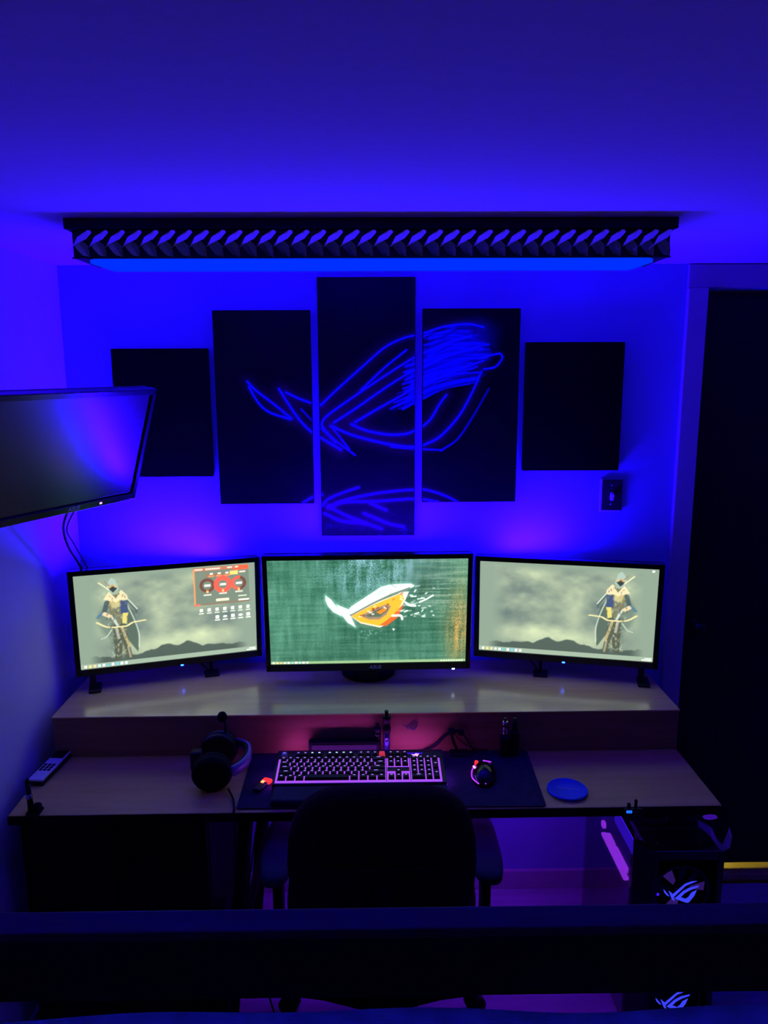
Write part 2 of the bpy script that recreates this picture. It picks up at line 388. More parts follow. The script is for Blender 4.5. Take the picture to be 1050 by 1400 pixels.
# ================================================================== MONITORS
def screen_archer(mirror, widget):
    W, H = 272, 153; A = 16/9
    r = Raster(W, H, 0, 1, 0, 1, C8(128, 146, 128)); X, Y = r.X, r.Y
    XX = 1-X if mirror else X
    n = fbm(XX*4.2+3, Y*3.4+1, 11); n2 = fbm(XX*9+1, Y*8, 23)
    s = np.clip((n*0.8+n2*0.2-0.28)*1.75, 0, 1)
    s = np.clip(s*(1.12-0.75*np.abs(Y-0.22)) + 0.32*np.exp(-((Y-0.78)/0.10)**2)*np.clip((XX-0.15)*3, 0, 1)+0.25*np.exp(-(((XX-0.60)/0.2)**2+((Y-0.18)/0.2)**2))-0.12*np.exp(-(((XX-0.6)/.25)**2+((Y-0.6)/.12)**2)), 0, 1)[..., None]
    sky = np.array(C8(92, 108, 104))*(1-s)+np.array(C8(206, 218, 172))*s
    e = np.minimum(np.minimum(X-0.07, 0.93-X), (Y-0.02)*1.0); al = np.clip(e/0.09, 0, 1)
    r.blend(al, sky)
    m = 0.905-0.085*fbm(XX*13, X*0+2.0, 5, 6)-0.07*np.exp(-((XX-0.60)/0.035)**2)*0.7-0.03*np.exp(-((XX-0.48)/0.05)**2)
    r.blend(np.clip((Y-m)/0.012, 0, 1)*np.clip((X-0.05)/0.08, 0, 1)*np.clip((0.95-X)/0.08, 0, 1)*0.95, C8(70, 84, 76))
    # plain hooded archer, painted from simple flat shapes
    fx = (lambda x: 1-x) if mirror else (lambda x: x)
    P = lambda *p: [(fx(a), b) for a, b in p]
    r.poly(P((0.16,0.30),(0.11,0.45),(0.13,0.62),(0.17,0.70),(0.165,0.80),(0.21,0.93),(0.24,0.93),(0.23,0.72),(0.21,0.40)), C8(96,114,102), 0.7, 0.03)
    r.poly(P((0.24,0.28),(0.305,0.42),(0.325,0.62),(0.325,0.78),(0.315,0.87),(0.27,0.74),(0.23,0.56)), C8(80,96,84), 0.95)
    r.stroke(P((0.26,0.30),(0.30,0.48),(0.325,0.66),(0.322,0.82)), 0.004, C8(190,205,190), 0.8)
    r.poly(P((0.19,0.54),(0.25,0.54),(0.262,0.66),(0.285,0.93),(0.25,0.93),(0.235,0.75),(0.22,0.93),(0.19,0.93),(0.185,0.72)), C8(78,84,68), 0.95)
    r.stroke(P((0.235,0.58),(0.25,0.68),(0.27,0.80)), 0.012, C8(196,178,120), 0.75)
    r.stroke(P((0.262,0.80),(0.272,0.92)), 0.008, C8(190,180,150), 0.6)
    r.stroke(P((0.205,0.58),(0.215,0.70)), 0.012, C8(175,178,160), 0.8)
    r.poly(P((0.155,0.30),(0.19,0.22),(0.25,0.24),(0.255,0.40),(0.24,0.54),(0.19,0.54),(0.175,0.40)), C8(112,112,84), 0.95)
    r.poly(P((0.175,0.28),(0.235,0.27),(0.235,0.36),(0.19,0.37)), C8(206,186,120), 0.8, 0.015)
    r.poly(P((0.235,0.30),(0.275,0.30),(0.272,0.44),(0.235,0.44)), C8(58,76,118), 0.95)
    r.poly(P((0.245,0.43),(0.275,0.43),(0.262,0.55),(0.24,0.54)), C8(214,200,110), 0.95)
    r.stroke(P((0.165,0.30),(0.145,0.42),(0.19,0.46)), 0.022, C8(70,86,88), 0.95, smooth=False)
    r.stroke(P((0.145,0.42),(0.175,0.455)), 0.028, C8(226,206,160), 0.9)
    r.stroke(P((0.135,0.41),(0.11,0.46)), 0.012, C8(70,110,140), 0.85)
    r.poly(P((0.148,0.27),(0.18,0.19),(0.215,0.27),(0.245,0.18),(0.275,0.24),(0.28,0.29),(0.235,0.29),(0.21,0.31),(0.17,0.28)), C8(224,208,165), 0.95)
    r.poly(P((0.168,0.17),(0.178,0.09),(0.198,0.045),(0.218,0.07),(0.235,0.17),(0.20,0.215)), C8(158,180,168))
    r.poly(P((0.178,0.16),(0.20,0.115),(0.226,0.16),(0.203,0.205)), C8(52,60,58))
    r.stroke(P((0.185,0.145),(0.202,0.125),(0.220,0.145)), 0.014, C8(205,175,120), 0.8)
    r.stroke(P((0.13,0.09),(0.18,0.17)), 0.007, C8(214,214,170), 0.9); r.stroke(P((0.16,0.08),(0.185,0.13)), 0.004, C8(140,120,90), 0.8)
    r.stroke(P((0.105,0.51),(0.155,0.565),(0.21,0.575),(0.26,0.575),(0.30,0.54),(0.365,0.53)), 0.010, C8(216,206,150))
    r.stroke(P((0.19,0.47),(0.215,0.565)), 0.012, C8(190,206,196), 0.9)
    r.stroke(P((0.275,0.30),(0.315,0.40),(0.32,0.44)), 0.010, C8(80,96,90)); r.stroke(P((0.28,0.29),(0.325,0.40)), 0.004, C8(190,205,190))
    r.stroke(P((0.18,0.60),(0.15,0.67),(0.12,0.69)), 0.004, C8(186,204,180), 0.8)
    q = random.Random(21)
    for k in range(150):
        v = q.uniform(0.20, 0.90); hw = 0.055 if v < 0.56 else 0.045
        u = 0.215+q.uniform(-hw, hw)
        c = q.choice([(214,196,140), (70,76,64), (150,164,152), (96,92,70), (190,204,190)])
        r.stroke(P((u, v), (u+q.uniform(-0.006, 0.006), v+q.uniform(0.005, 0.03))), q.uniform(0.001, 0.004), C8(*c), q.uniform(0.25, 0.6))
    # task bar
    r.rect(-0.1, 0.952, 1.1, 1.1, C8(146, 164, 144))
    ic = [(235,235,220),(225,215,120),(235,205,150),(200,225,225),(225,235,235),(90,190,200),(245,225,235),(90,200,230),(240,240,250),(220,235,230)]
    for k, c in enumerate(ic): r.rect(0.018+k*0.0245, 0.962, 0.032+k*0.0245, 0.990, C8(*c), 0.95)
    r.rect(0.955, 0.962, 0.993, 0.972, C8(250,250,245)); r.rect(0.94, 0.980, 0.993, 0.988, C8(250,250,245))
    if widget:
        r.rect(0.645, 0.03, 0.965, 0.43, C8(112,126,110), 0.95)
        r.rect(0.645, 0.02, 0.965, 0.055, C8(190,110,80), 0.9); r.poly([(0.89,0.02),(0.965,0.02),(0.965,0.07),(0.87,0.07)], C8(228,96,60))
        r.rect(0.645, 0.03, 0.653, 0.43, C8(238,150,90)); r.rect(0.645, 0.415, 0.68, 0.435, C8(228,110,90)); r.rect(0.685, 0.415, 0.965, 0.428, C8(140,110,85))
        for a, b, c in ((0.655,0.70,0.032),(0.715,0.80,0.032),(0.84,0.87,0.03),(0.885,0.905,0.03)): r.rect(a, c, b, c+0.014, C8(245,235,220), 0.9)
        r.rect(0.715, 0.09, 0.86, 0.125, C8(150,110,80), 0.8); r.rect(0.855, 0.075, 0.902, 0.118, C8(250,205,110)); r.rect(0.91, 0.085, 0.945, 0.10, C8(235,215,190))
        for k in range(3): r.rect(0.74+k*0.045, 0.085, 0.757+k*0.045, 0.10, C8(250,240,225)); r.rect(0.73+k*0.045, 0.112, 0.765+k*0.045, 0.125, C8(238,140,100))
        for k, u in enumerate((0.722, 0.812, 0.905)):
            dx = (X-u)*A; dy = Y-0.215; dd = np.hypot(dx, dy); an = np.arctan2(dx, -dy)
            ring = np.clip((0.016-np.abs(dd-0.062))/0.006+0.5, 0, 1)
            r.blend(ring*0.85, C8(110,62,50))
            fill = [0.0, 1.0, 0.55][k]
            if fill: r.blend(ring*np.clip((fill*2*PI-PI-an)*6, 0, 1) if fill < 1 else ring, C8(246,98,78))
            if fill == 1.0: r.blend(np.clip((0.018-np.abs(dd-0.075))/0.006+0.5, 0, 1), C8(244,94,76))
            r.rect(u-0.016, 0.205, u+0.018, 0.228, C8(255,250,240)); r.rect(u-0.006, 0.27, u+0.006, 0.30, C8(250,190,120))
            r.rect(u-0.022, 0.315-0.006*k, u+0.022, 0.328-0.006*k, C8(245,240,225), 0.9)
        r.rect(0.77, 0.37, 0.845, 0.40, C8(248,225,190)); r.rect(0.90, 0.355, 0.95, 0.365, C8(220,235,200)); r.rect(0.90, 0.395, 0.963, 0.41, C8(250,240,225))
        for k in range(7):
            u = 0.682+k*0.0455
            r.rect(u-0.009, 0.47, u+0.009, 0.505, C8(250,250,240)); r.rect(u-0.014, 0.515, u+0.014, 0.527, C8(240,242,230), 0.85)
            if k >= 2:
                r.disc((u, 0.575), 0.012, C8(252,252,245), soft=0.008) if k % 2 else r.rect(u-0.010, 0.558, u+0.010, 0.592, C8(252,252,245))
                r.rect(u-0.015, 0.602, u+0.015, 0.614, C8(240,242,230), 0.85)
    else:
        r.rect(0.965, 0.018, 0.978, 0.036, C8(250,250,245)); r.rect(-0.1, 0.0, -0.05, 0.1, (0, 0, 0))
    return r.a

# angular emblem drawn in unit coordinates (x 0..1 right, y down), several closed shapes
EMBLEM = [
    [(0.00,0.36),(0.05,0.42),(0.16,0.56),(0.18,0.60),(0.10,0.55),(0.03,0.47)],
    [(0.15,0.41),(0.27,0.52),(0.30,0.50),(0.60,0.20),(0.78,0.13),(0.93,0.12),(0.62,0.26),(0.33,0.58),(0.30,0.62),(0.34,0.76),(0.25,0.67)],
    [(0.34,0.66),(0.55,0.44),(0.72,0.33),(0.99,0.26),(0.97,0.31),(0.75,0.40),(0.60,0.50),(0.50,0.62),(0.64,0.68),(0.72,0.62),(0.80,0.48),(0.94,0.40),(0.88,0.58),(0.75,0.78),(0.68,0.80),(0.52,0.74)],
]
def emblem_bm(size, M4, t=0.0008):
    bm = bmesh.new()
    for pl in EMBLEM: bm_prism(bm, [((x-0.5)*size, -(y-0.45)*size) for x, y in pl], 0, t, M4)
    return bm

def screen_center():
    W, H = 300, 168
    x0, x1, y0, y1 = 366.0, 638.0, 766.0, 906.0
    r = Raster(W, H, x0, x1, y0, y1, C8(62, 128, 100)); X, Y = (r.X-x0)/(x1-x0), (r.Y-y0)/(y1-y0)
    rng = np.random.RandomState(3); sp = rng.rand(H, W)
    n = fbm(X*5, Y*3, 31); str_v = fbm(X*60, Y*4, 41, 3); str_h = fbm(X*5, Y*70, 43, 3)
    g = np.clip(0.55+0.9*(n-0.5)+0.55*(str_v-0.5)+0.55*(str_h-0.5)+0.30*(sp-0.5), 0, 1)[..., None]
    r.a = np.array(C8(40, 92, 70))*(1-g)+np.array(C8(98, 160, 132))*g
    r.a *= (0.93-0.14*np.clip(Y-0.5, 0, 1))[..., None]
    bl = np.clip(1.5*np.exp(-(((X-0.56)/0.24)**2+((Y-0.10)/0.26)**2))*np.clip(0.4+2.2*(n-0.42)+1.2*(str_v-0.5)+0.9*(sp-0.5), 0, 1), 0, 1)
    r.blend(bl*0.85, C8(140, 186, 206))
    dk = np.exp(-(((X-0.82)/0.14)**2+((Y-0.2)/0.3)**2))*np.clip(0.5+(sp-0.5)*1.6, 0, 1)
    r.blend(dk*0.75, C8(46, 62, 46))
    lt = np.exp(-(((X-0.9)/0.16)**2+((Y-0.3)/0.3)**2))*np.clip((str_h-0.5)*4+(sp-0.55)*2, 0, 1)
    r.blend(lt*0.8, C8(160, 180, 160))
    orr = np.clip(np.exp(-(((X-0.965)/0.06)**2+((Y-0.66)/0.36)**2))*(0.55+1.3*(str_v-0.4)+0.8*(sp-0.5)), 0, 1)
    r.blend(orr, C8(206, 160, 84))
    Z = lambda *p: [(430+a/6.176, 780+b/6.176) for a, b in p]
    wing = Z((275,330),(300,300),(555,140),(640,120),(810,116),(832,132),(640,195),(480,268),(300,368),(285,350))
    tail = Z((85,205),(130,238),(200,330),(218,378),(150,342),(105,292),(85,240))
    body = Z((175,280),(275,322),(292,372),(338,474),(270,432),(215,360))
    low = Z((290,385),(380,436),(470,466),(545,472),(600,460),(560,488),(400,470),(310,418))
    for p in (wing, tail, body): r.poly(p, C8(160,225,205), 0.65, 9)
    r.poly(low, C8(150,160,140), 0.4, 8)
    r.poly(Z((295,378),(480,280),(735,185),(790,180),(760,250),(700,350),(620,440),(545,478),(380,440)), C8(250,235,215), 0.95)
    r.poly(Z((300,378),(480,290),(730,192),(750,240),(690,350),(600,450),(540,466),(380,430)), C8(255,176,52))
    r.poly(Z((375,378),(500,318),(600,282),(640,300),(600,370),(540,410),(450,410)), C8(150,128,104))
    r.poly(Z((420,376),(520,330),(610,298),(615,330),(545,388),(450,388)), C8(86,104,84))
    r.poly(Z((515,348),(605,300),(600,332),(550,366)), C8(238,130,40))
    r.poly(Z((540,460),(600,420),(650,380),(745,280),(740,310),(690,400),(600,465)), C8(232,92,36), 0.9)
    rr = random.Random(5)
    for k in range(26):
        a = rr.uniform(360, 740); b = 372-(a-360)*0.47+rr.uniform(-14, 60)
        r.stroke(Z((a, b), (a+rr.uniform(-18, 18), b+rr.uniform(-10, 10))), 0.7, rr.choice([C8(130,60,30), C8(255,240,220), C8(170,100,60)]), 0.8)
    for p in (wing, tail, body): r.poly(p, C8(240,250,248), 1, 1.6)
    r.poly(Z((440,235),(560,155),(640,140),(670,150),(560,205)), C8(196,232,230), 0.8, 2)
    r.stroke(Z((295,372),(480,278),(640,208),(800,150)), 1.6, C8(120,128,116), 0.9); r.stroke(Z((640,122),(680,145)), 1.0, C8(110,150,140), 0.6)
    r.stroke(Z((96,225),(180,345)), 0.8, C8(170,200,195), 0.7); r.stroke(Z((195,300),(310,450)), 0.8, C8(200,190,200), 0.6)
    for k in range(34):
        a = rr.uniform(690, 1000); b = rr.uniform(150, 440)*(1.0)-(a-690)*0.18
        r.stroke(Z((a, b), (a+rr.uniform(6, 60-min(50, (a-690)*0.12)), b+rr.uniform(-14, 6))), rr.uniform(0.4, 1.3), C8(232,246,236), rr.uniform(0.4, 0.95))
    r.stroke(Z((880,270),(940,245),(995,215)), 1.0, C8(240,250,245)); r.stroke(Z((760,270),(800,295),(845,300)), 1.6, C8(245,250,245))
    r.stroke(Z((650,380),(720,380),(735,410)), 2.0, C8(240,240,225)); r.poly(Z((650,485),(672,492),(660,508)), C8(245,250,245))
    for k in range(20): r.stroke(Z((rr.uniform(370,570), rr.uniform(500,570)), (rr.uniform(370,570), rr.uniform(500,570)))[:1]*2, 1.0, C8(130,185,160), 0.5)
    r.rect(300, 902.6, 700, 920, C8(142, 176, 128))
    for k in range(10): r.rect(368+k*5.2, 903.4, 371.2+k*5.2, 905.6, C8(*[(235,235,215),(235,215,150),(240,190,150),(220,230,220),(235,240,240),(140,210,215),(245,245,245),(190,220,235),(240,245,250),(220,235,225)][k]), 0.95)
    for k in range(9): r.rect(603+k*3.6, 903.8, 605.4+k*3.6, 905.4, C8(245,250,230), 0.8)
    return r.a

def monitor(name, label, x, y, zc, yaw, tilt, sw, sh, bez, chin, paint, zbase, feet, cat='monitor', led=None, strip=True, ink=None):
    t = thing(name, label, cat, (x, y, zbase), yaw)
    h0 = zc-zbase
    Tm = Matrix.Translation((0, 0, h0)) @ RX(-tilt)     # screen centre, tilt>0 leans back
    def T(bm): bmesh.ops.transform(bm, matrix=Tm, verts=bm.verts); return bm
    ow = sw+2*bez; top = sh/2+bez; bot = -sh/2-chin; oc = (top+bot)/2; oh = top-bot
    # frame: four bezel bars and the rear shell
    bm = bmesh.new()
    bm_box(bm, (0, 0.006, sh/2+bez/2), (ow, 0.022, bez), 0.002); bm_box(bm, (0, 0.006, -sh/2-chin/2), (ow, 0.022, chin), 0.002)
    for s in (-1, 1): bm_box(bm, (s*(sw/2+bez/2), 0.006, oc), (bez, 0.022, oh-0.002), 0.002)
    obj('bezel', T(bm), M['blackgloss'], t)
    bm = bmesh.new(); bm_box(bm, (0, 0.026, oc), (ow-0.004, 0.022, oh-0.004), 0.006); bm_box(bm, (0, 0.063, top-0.102), (ow*0.66, 0.054, 0.140))
    obj('rear_shell', T(bm), M['black'], t)
    def to3(u, v):
        co = np.stack([(u-0.5)*sw, np.zeros_like(u)+0.0008, (0.5-v)*sh, np.ones_like(u)], 0)
        return (np.array(Tm) @ co)[:3].T
    if paint is not None:
        grid_paint('screen', paint, to3, attr_mat(name+' picture', True, SCREEN_GAIN), t)
    else:
        bm = bmesh.new(); bm_box(bm, (0, 0.004, 0), (sw, 0.006, sh)); obj('screen', T(bm), M['tvscreen'], t)
    if ink is not None:
        bm = bmesh.new(); text_bm(bm, 'ASUS', 0.016, Matrix.Translation((ink, -0.0056, -sh/2-chin/2)) @ RX(PI/2), 0.0004, 0.2)
        obj('lettering', T(bm), M['greyink'], t)
    if led is not None:
        for lx, m in led:
            bm = bmesh.new(); bm_box(bm, (lx, -0.0035, bot+0.0015), (0.008, 0.004, 0.004)); obj('power_light', T(bm), m, t)
    if strip:
        bm = bmesh.new(); bm_box(bm, (strip[2], strip[0], top-0.0312), (strip[3], strip[1], 0.0012)); obj('led_strip', T(bm), M['led'], t)
    for kind, fx in feet:
        if kind == 'post':
            bm = bmesh.new(); bm_tube(bm, [(fx, 0.03, h0+bot+0.02), (fx, 0.02, 0.006)], 0.005, 8)
            bm_box(bm, (fx, 0.01, 0.004), (0.045, 0.05, 0.007), 0.002)
            bm_tube(bm, [(fx-0.045, 0.025, h0+bot+0.01), (fx-0.005, 0.012, 0.008)], 0.003, 6)
            obj('stand_leg', bm, M['black'], t)
        elif kind == 'foot':
            bm = bmesh.new(); bm_box(bm, (fx, 0.012, (h0+bot)/2+0.004), (0.016, 0.022, h0+bot), 0.003); bm_box(bm, (fx+0.006, 0.004, 0.0045), (0.036, 0.07, 0.008), 0.003)
            obj('stand_leg', bm, M['black'], t)
        else:
            bm = bmesh.new(); bm_box(bm, (fx, 0.035, (h0+bot)/2+0.04), (0.06, 0.025, h0+bot+0.07), 0.004); obj('stand_neck', bm, M['black'], t)
            bm = bmesh.new(); bm_lathe(bm, [(0.085, 0.0005), (0.085, 0.006), (0.078, 0.010), (0.02, 0.012)], (fx, 0.105, 0), 36); obj('stand_base', bm, M['matte'], t)
    return t
ST = (0.066, 0.042)     # led tape on top of the rear shell: distance behind the screen, width
monitor('monitor', 'monitor at the left showing a hooded archer and a red gauge window', -0.636, 2.244, 1.0755, 0.295, -0.064, 0.531, 0.299, 0.016, 0.022,
        screen_archer(False, True), SZ, [('foot', -0.235), ('post', 0.120)], led=[(0.03, M['glow_blue_s'])], strip=(ST[0], ST[1], 0.0, 0.30))
monitor('monitor', 'wide middle monitor showing a white and orange eye emblem on green', -0.021, 2.190, 1.0975, 0.0215, -0.078, 0.598, 0.336, 0.015, 0.024,
        screen_center(), SZ, [('base', 0.0)], led=[(0.262, M['glow_white'])], strip=(ST[0], ST[1], 0.0, 0.46), ink=0.02)
monitor('monitor', 'monitor at the right showing a hooded archer on the right of a cloudy sky', 0.5905, 2.236, 1.0805, -0.226, -0.054, 0.531, 0.299, 0.016, 0.022,
        screen_archer(True, False), SZ, [('foot', 0.235), ('post', -0.07)], led=[(0.0, M['glow_blue_s'])], strip=(ST[0], ST[1], -0.09, 0.18))

# dark wall-mounted monitor upper left
tv = monitor('wall_monitor', 'switched-off monitor on an arm on the left wall', -0.731, 1.807, 1.624, 1.131, -0.328, 0.499, 0.281, 0.015, 0.020,
        None, 1.45, [], strip=None, ink=0.045)
Tm = Matrix.Translation((0, 0, 1.624-1.45)) @ RX(0.328)
bm = bmesh.new(); bm_box(bm, (0.135, -0.0058, -0.1405-0.010), (0.006, 0.002, 0.004)); bmesh.ops.transform(bm, matrix=Tm, verts=bm.verts); obj('power_light', bm, M['glow_pink'], tv)
bm = bmesh.new()
bm_box(bm, (0, 0.060, 0.0), (0.10, 0.012, 0.10), 0.002); bmesh.ops.transform(bm, matrix=Tm, verts=bm.verts)
obj('mount_plate', bm, M['metal'], tv)
iy = tv.rotation_euler[2]; Ri = RZ(-iy)
loc = lambda wx, wy, wz: tuple(Ri @ Vector((wx+0.731, wy-1.807, wz-1.45)))
bm = bmesh.new(); bm_tube(bm, [loc(-0.79, 1.835, 1.60), loc(-0.86, 1.83, 1.595), loc(-0.94, 1.80, 1.60)], 0.012, 10); obj('mount_arm', bm, M['metal'], tv)
bm = bmesh.new(); bm_box(bm, loc(-0.949, 1.80, 1.60), (0.012, 0.07, 0.15), 0.002, 2, RZ(-iy)); obj('wall_bracket', bm, M['metal'], tv)
tag(tube('cable', spline([(-0.800, 1.95, 1.462), (-0.845, 2.02, 1.40), (-0.865, 2.09, 1.33), (-0.872, 2.18, 1.25), (-0.870, 2.24, 1.16), (-0.86, 2.27, 0.93), (-0.85, 2.30, SZ+0.004)]), 0.0035, M['rubber']), 'black cable hanging from the wall monitor behind the left monitor', 'cable')
tag(tube('cable', spline([(-0.785, 1.975, 1.47), (-0.84, 2.03, 1.395), (-0.852, 2.10, 1.335), (-0.858, 2.19, 1.25), (-0.855, 2.25, 1.16), (-0.84, 2.29, 0.93), (-0.83, 2.31, SZ+0.004)]), 0.0022, M['rubber']), 'thinner black cable twisted beside the one under the wall monitor', 'cable')

# ================================================================== WALL PICTURE IN FIVE PANELS
K = 0.95
PAN = [(-0.8473,-0.537,0.0678,-0.350,'leftmost small plain black canvas panel, partly behind the wall monitor'),(-0.516,-0.2028,0.1865,-0.4434,'second canvas panel from the left with the emblem tips'),
       (-0.1789,0.1354,0.288,-0.555,'tallest central canvas panel with blue light strokes and reflection'),(0.1594,0.4747,0.1901,-0.4414,'fourth canvas panel with dense blue scribble of light'),(0.4965,0.8178,0.0834,-0.3368,'rightmost small plain black canvas panel above the light switch')]
BR = [[(-0.166,1.711),(-0.113,1.76),(-0.039,1.824),(0.034,1.885),(0.092,1.913),(0.136,1.924),(0.216,1.948),(0.288,1.956),(0.338,1.946)],[(-0.123,1.595),(-0.16,1.639),(-0.163,1.658),(-0.14,1.683),(-0.055,1.741),(0.034,1.799),(0.122,1.852),(0.20,1.89),(0.30,1.92)],[(-0.126,1.656),(-0.055,1.701),(0.048,1.77),(0.129,1.817),(0.23,1.86),(0.33,1.89)],[(-0.059,1.657),(0.011,1.697),(0.085,1.737),(0.137,1.766),(0.24,1.81),(0.34,1.845)],[(-0.137,1.646),(-0.071,1.617),(0.033,1.59),(0.115,1.578),(0.16,1.586),(0.212,1.615),(0.27,1.681),(0.313,1.762),(0.334,1.812)],[(-0.071,1.65),(-0.026,1.631),(0.041,1.618),(0.1,1.619),(0.137,1.634),(0.174,1.663),(0.203,1.711),(0.225,1.74)],[(-0.293,1.761),(-0.254,1.698),(-0.219,1.651),(-0.175,1.613),(-0.105,1.57)],[(-0.271,1.75),(-0.231,1.731),(-0.188,1.716),(-0.166,1.711)],[(-0.391,1.784),(-0.367,1.758),(-0.309,1.713),(-0.256,1.669)],[(-0.387,1.768),(-0.359,1.719),(-0.325,1.689),(-0.261,1.667)],[(0.342,1.819),(0.378,1.826),(0.398,1.851),(0.392,1.866),(0.366,1.862),(0.326,1.852)],[(-0.04,1.756),(0.034,1.824),(0.103,1.878)]]
DM = [[(0.212,1.567),(0.264,1.604),(0.315,1.681),(0.358,1.758)],[(-0.225,1.698),(-0.153,1.624),(-0.061,1.553)],[(-0.137,1.646),(-0.079,1.572)],[(0.212,1.567),(0.145,1.571),(0.055,1.579)]]
RF = [[(-0.225,1.401),(-0.189,1.421),(-0.168,1.427)],[(-0.169,1.391),(-0.147,1.413),(-0.097,1.434),(-0.051,1.449)],[(-0.151,1.387),(-0.083,1.412),(0.024,1.432),(0.13,1.441),(0.166,1.439),(0.223,1.421),(0.266,1.399)],[(-0.148,1.384),(-0.098,1.401),(0.009,1.404),(0.13,1.411),(0.202,1.4)],[(-0.162,1.366),(-0.106,1.34),(-0.034,1.332)],[(-0.148,1.387),(-0.091,1.358),(-0.027,1.332),(0.023,1.313)],[(-0.034,1.365),(0.045,1.331),(0.095,1.32)],[(-0.012,1.397),(0.038,1.375)]]
_rh = random.Random(9); HATCH = []
for k in range(60):
    f = _rh.random(); g = min(1, max(0, f+_rh.uniform(-0.12, 0.12)))
    L = (0.07+0.09*f+_rh.uniform(-0.02, 0.05), 1.695+0.245*f); Rr = (0.262+0.05*math.sin(PI*g)+_rh.uniform(-0.03, 0.05), 1.775+0.178*g)
    HATCH.append(([L, ((L[0]+Rr[0])/2, (L[1]+Rr[1])/2+0.012), Rr], _rh.uniform(0.0015, 0.005), _rh.uniform(0.3, 0.9)))
def panel_art(x0, x1, z0, z1, W):
    H = int(W*(z1-z0)/(x1-x0))
    r = Raster(W, H, x0, x1, z1, z0, (0.060, 0.05, 0.052))
    n = fbm(r.X*9+4, r.Y*9, 77); r.a *= (0.6+0.9*n)[..., None]
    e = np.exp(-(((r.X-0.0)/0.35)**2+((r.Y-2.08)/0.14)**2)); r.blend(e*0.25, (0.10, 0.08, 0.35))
    for s in BR[:9]: r.stroke(s, 0.004, (0.42, 0.06, 0.24), 0.55, 0.035)
    cx = (r.X-0.245)*0.87+(r.Y-1.865)*0.5; cy = -(r.X-0.245)*0.5+(r.Y-1.865)*0.87
    r.blend(0.62*np.clip(1.35-np.sqrt((cx/0.135)**2+(cy/0.072)**2), 0, 1)*np.clip(0.5+fbm(r.X*30, r.Y*30, 15)*1.0, 0, 1), (0.12, 0.22, 0.95))
    for s, wd, al in HATCH: r.stroke(s, wd, (0.18, 0.34, 1.0), al*0.85, 0.003)
    for s, wd, al in HATCH[::3]: r.stroke([(x+0.01, z-0.006) for x, z in s], wd*0.8, (0.06, 0.08, 0.45), 0.55, 0.003)
    r.disc((0.055, 1.662), 0.030, (0.05, 0.04, 0.10), 0.8, 0.03)
    for s in BR: r.stroke(s, 0.004, (0.10, 0.12, 0.62), 0.40, 0.010); r.stroke(s, 0.0026, (0.25, 0.45, 1.0), 1.0, 0.0018)
    for s in DM: r.stroke(s, 0.003, (0.22, 0.16, 0.62), 0.75, 0.004)
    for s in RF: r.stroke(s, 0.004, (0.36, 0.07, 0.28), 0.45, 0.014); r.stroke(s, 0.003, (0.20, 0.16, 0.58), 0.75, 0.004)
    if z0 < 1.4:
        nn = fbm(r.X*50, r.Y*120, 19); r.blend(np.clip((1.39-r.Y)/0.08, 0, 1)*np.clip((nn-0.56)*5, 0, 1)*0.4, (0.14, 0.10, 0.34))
    return r.a
M['print'] = attr_mat('canvas print', False, rough=0.55)
for i, (a, b, tt, u, lab) in enumerate(PAN):
    x0, x1, z1, z0 = a*K, b*K, 1.82+tt*K, 1.82+u*K
    t = thing('canvas_panel', lab, 'picture', ((x0+x1)/2, DY-0.001, z0), 0, 'five panel wall picture')
    hw = (x1-x0)/2
    boxb('canvas', (-hw, -0.024, 0), (hw, -0.001, z1-z0), M['canvas'], t, 0.002)
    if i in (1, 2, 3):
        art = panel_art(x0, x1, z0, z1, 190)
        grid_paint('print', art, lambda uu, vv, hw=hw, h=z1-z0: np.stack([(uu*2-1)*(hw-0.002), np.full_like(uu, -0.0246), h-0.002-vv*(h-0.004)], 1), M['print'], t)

# light switch
t = thing('light_switch', 'brown light switch plate with an ivory toggle on the back wall', 'switch', (0.764, DY, 1.418))
boxb('backing_plate', (-0.037, -0.004, -0.056), (0.030, -0.0005, 0.052), M['toggle'], t, 0.001)
boxb('cover_plate', (-0.031, -0.009, -0.050), (0.034, -0.0042, 0.050), M['plate'], t, 0.002)
box('toggle', (0.0, -0.013, -0.004), (0.010, 0.016, 0.024), M['toggle'], t, 0.002, 2, RX(0.5))
for z in (-0.030, 0.032): lathe('screw', [(0.0035, 0), (0.0035, 0.0012), (0.001, 0.0016)], (0, -0.009, z), M['chrome'], t, 10, RX(PI/2))

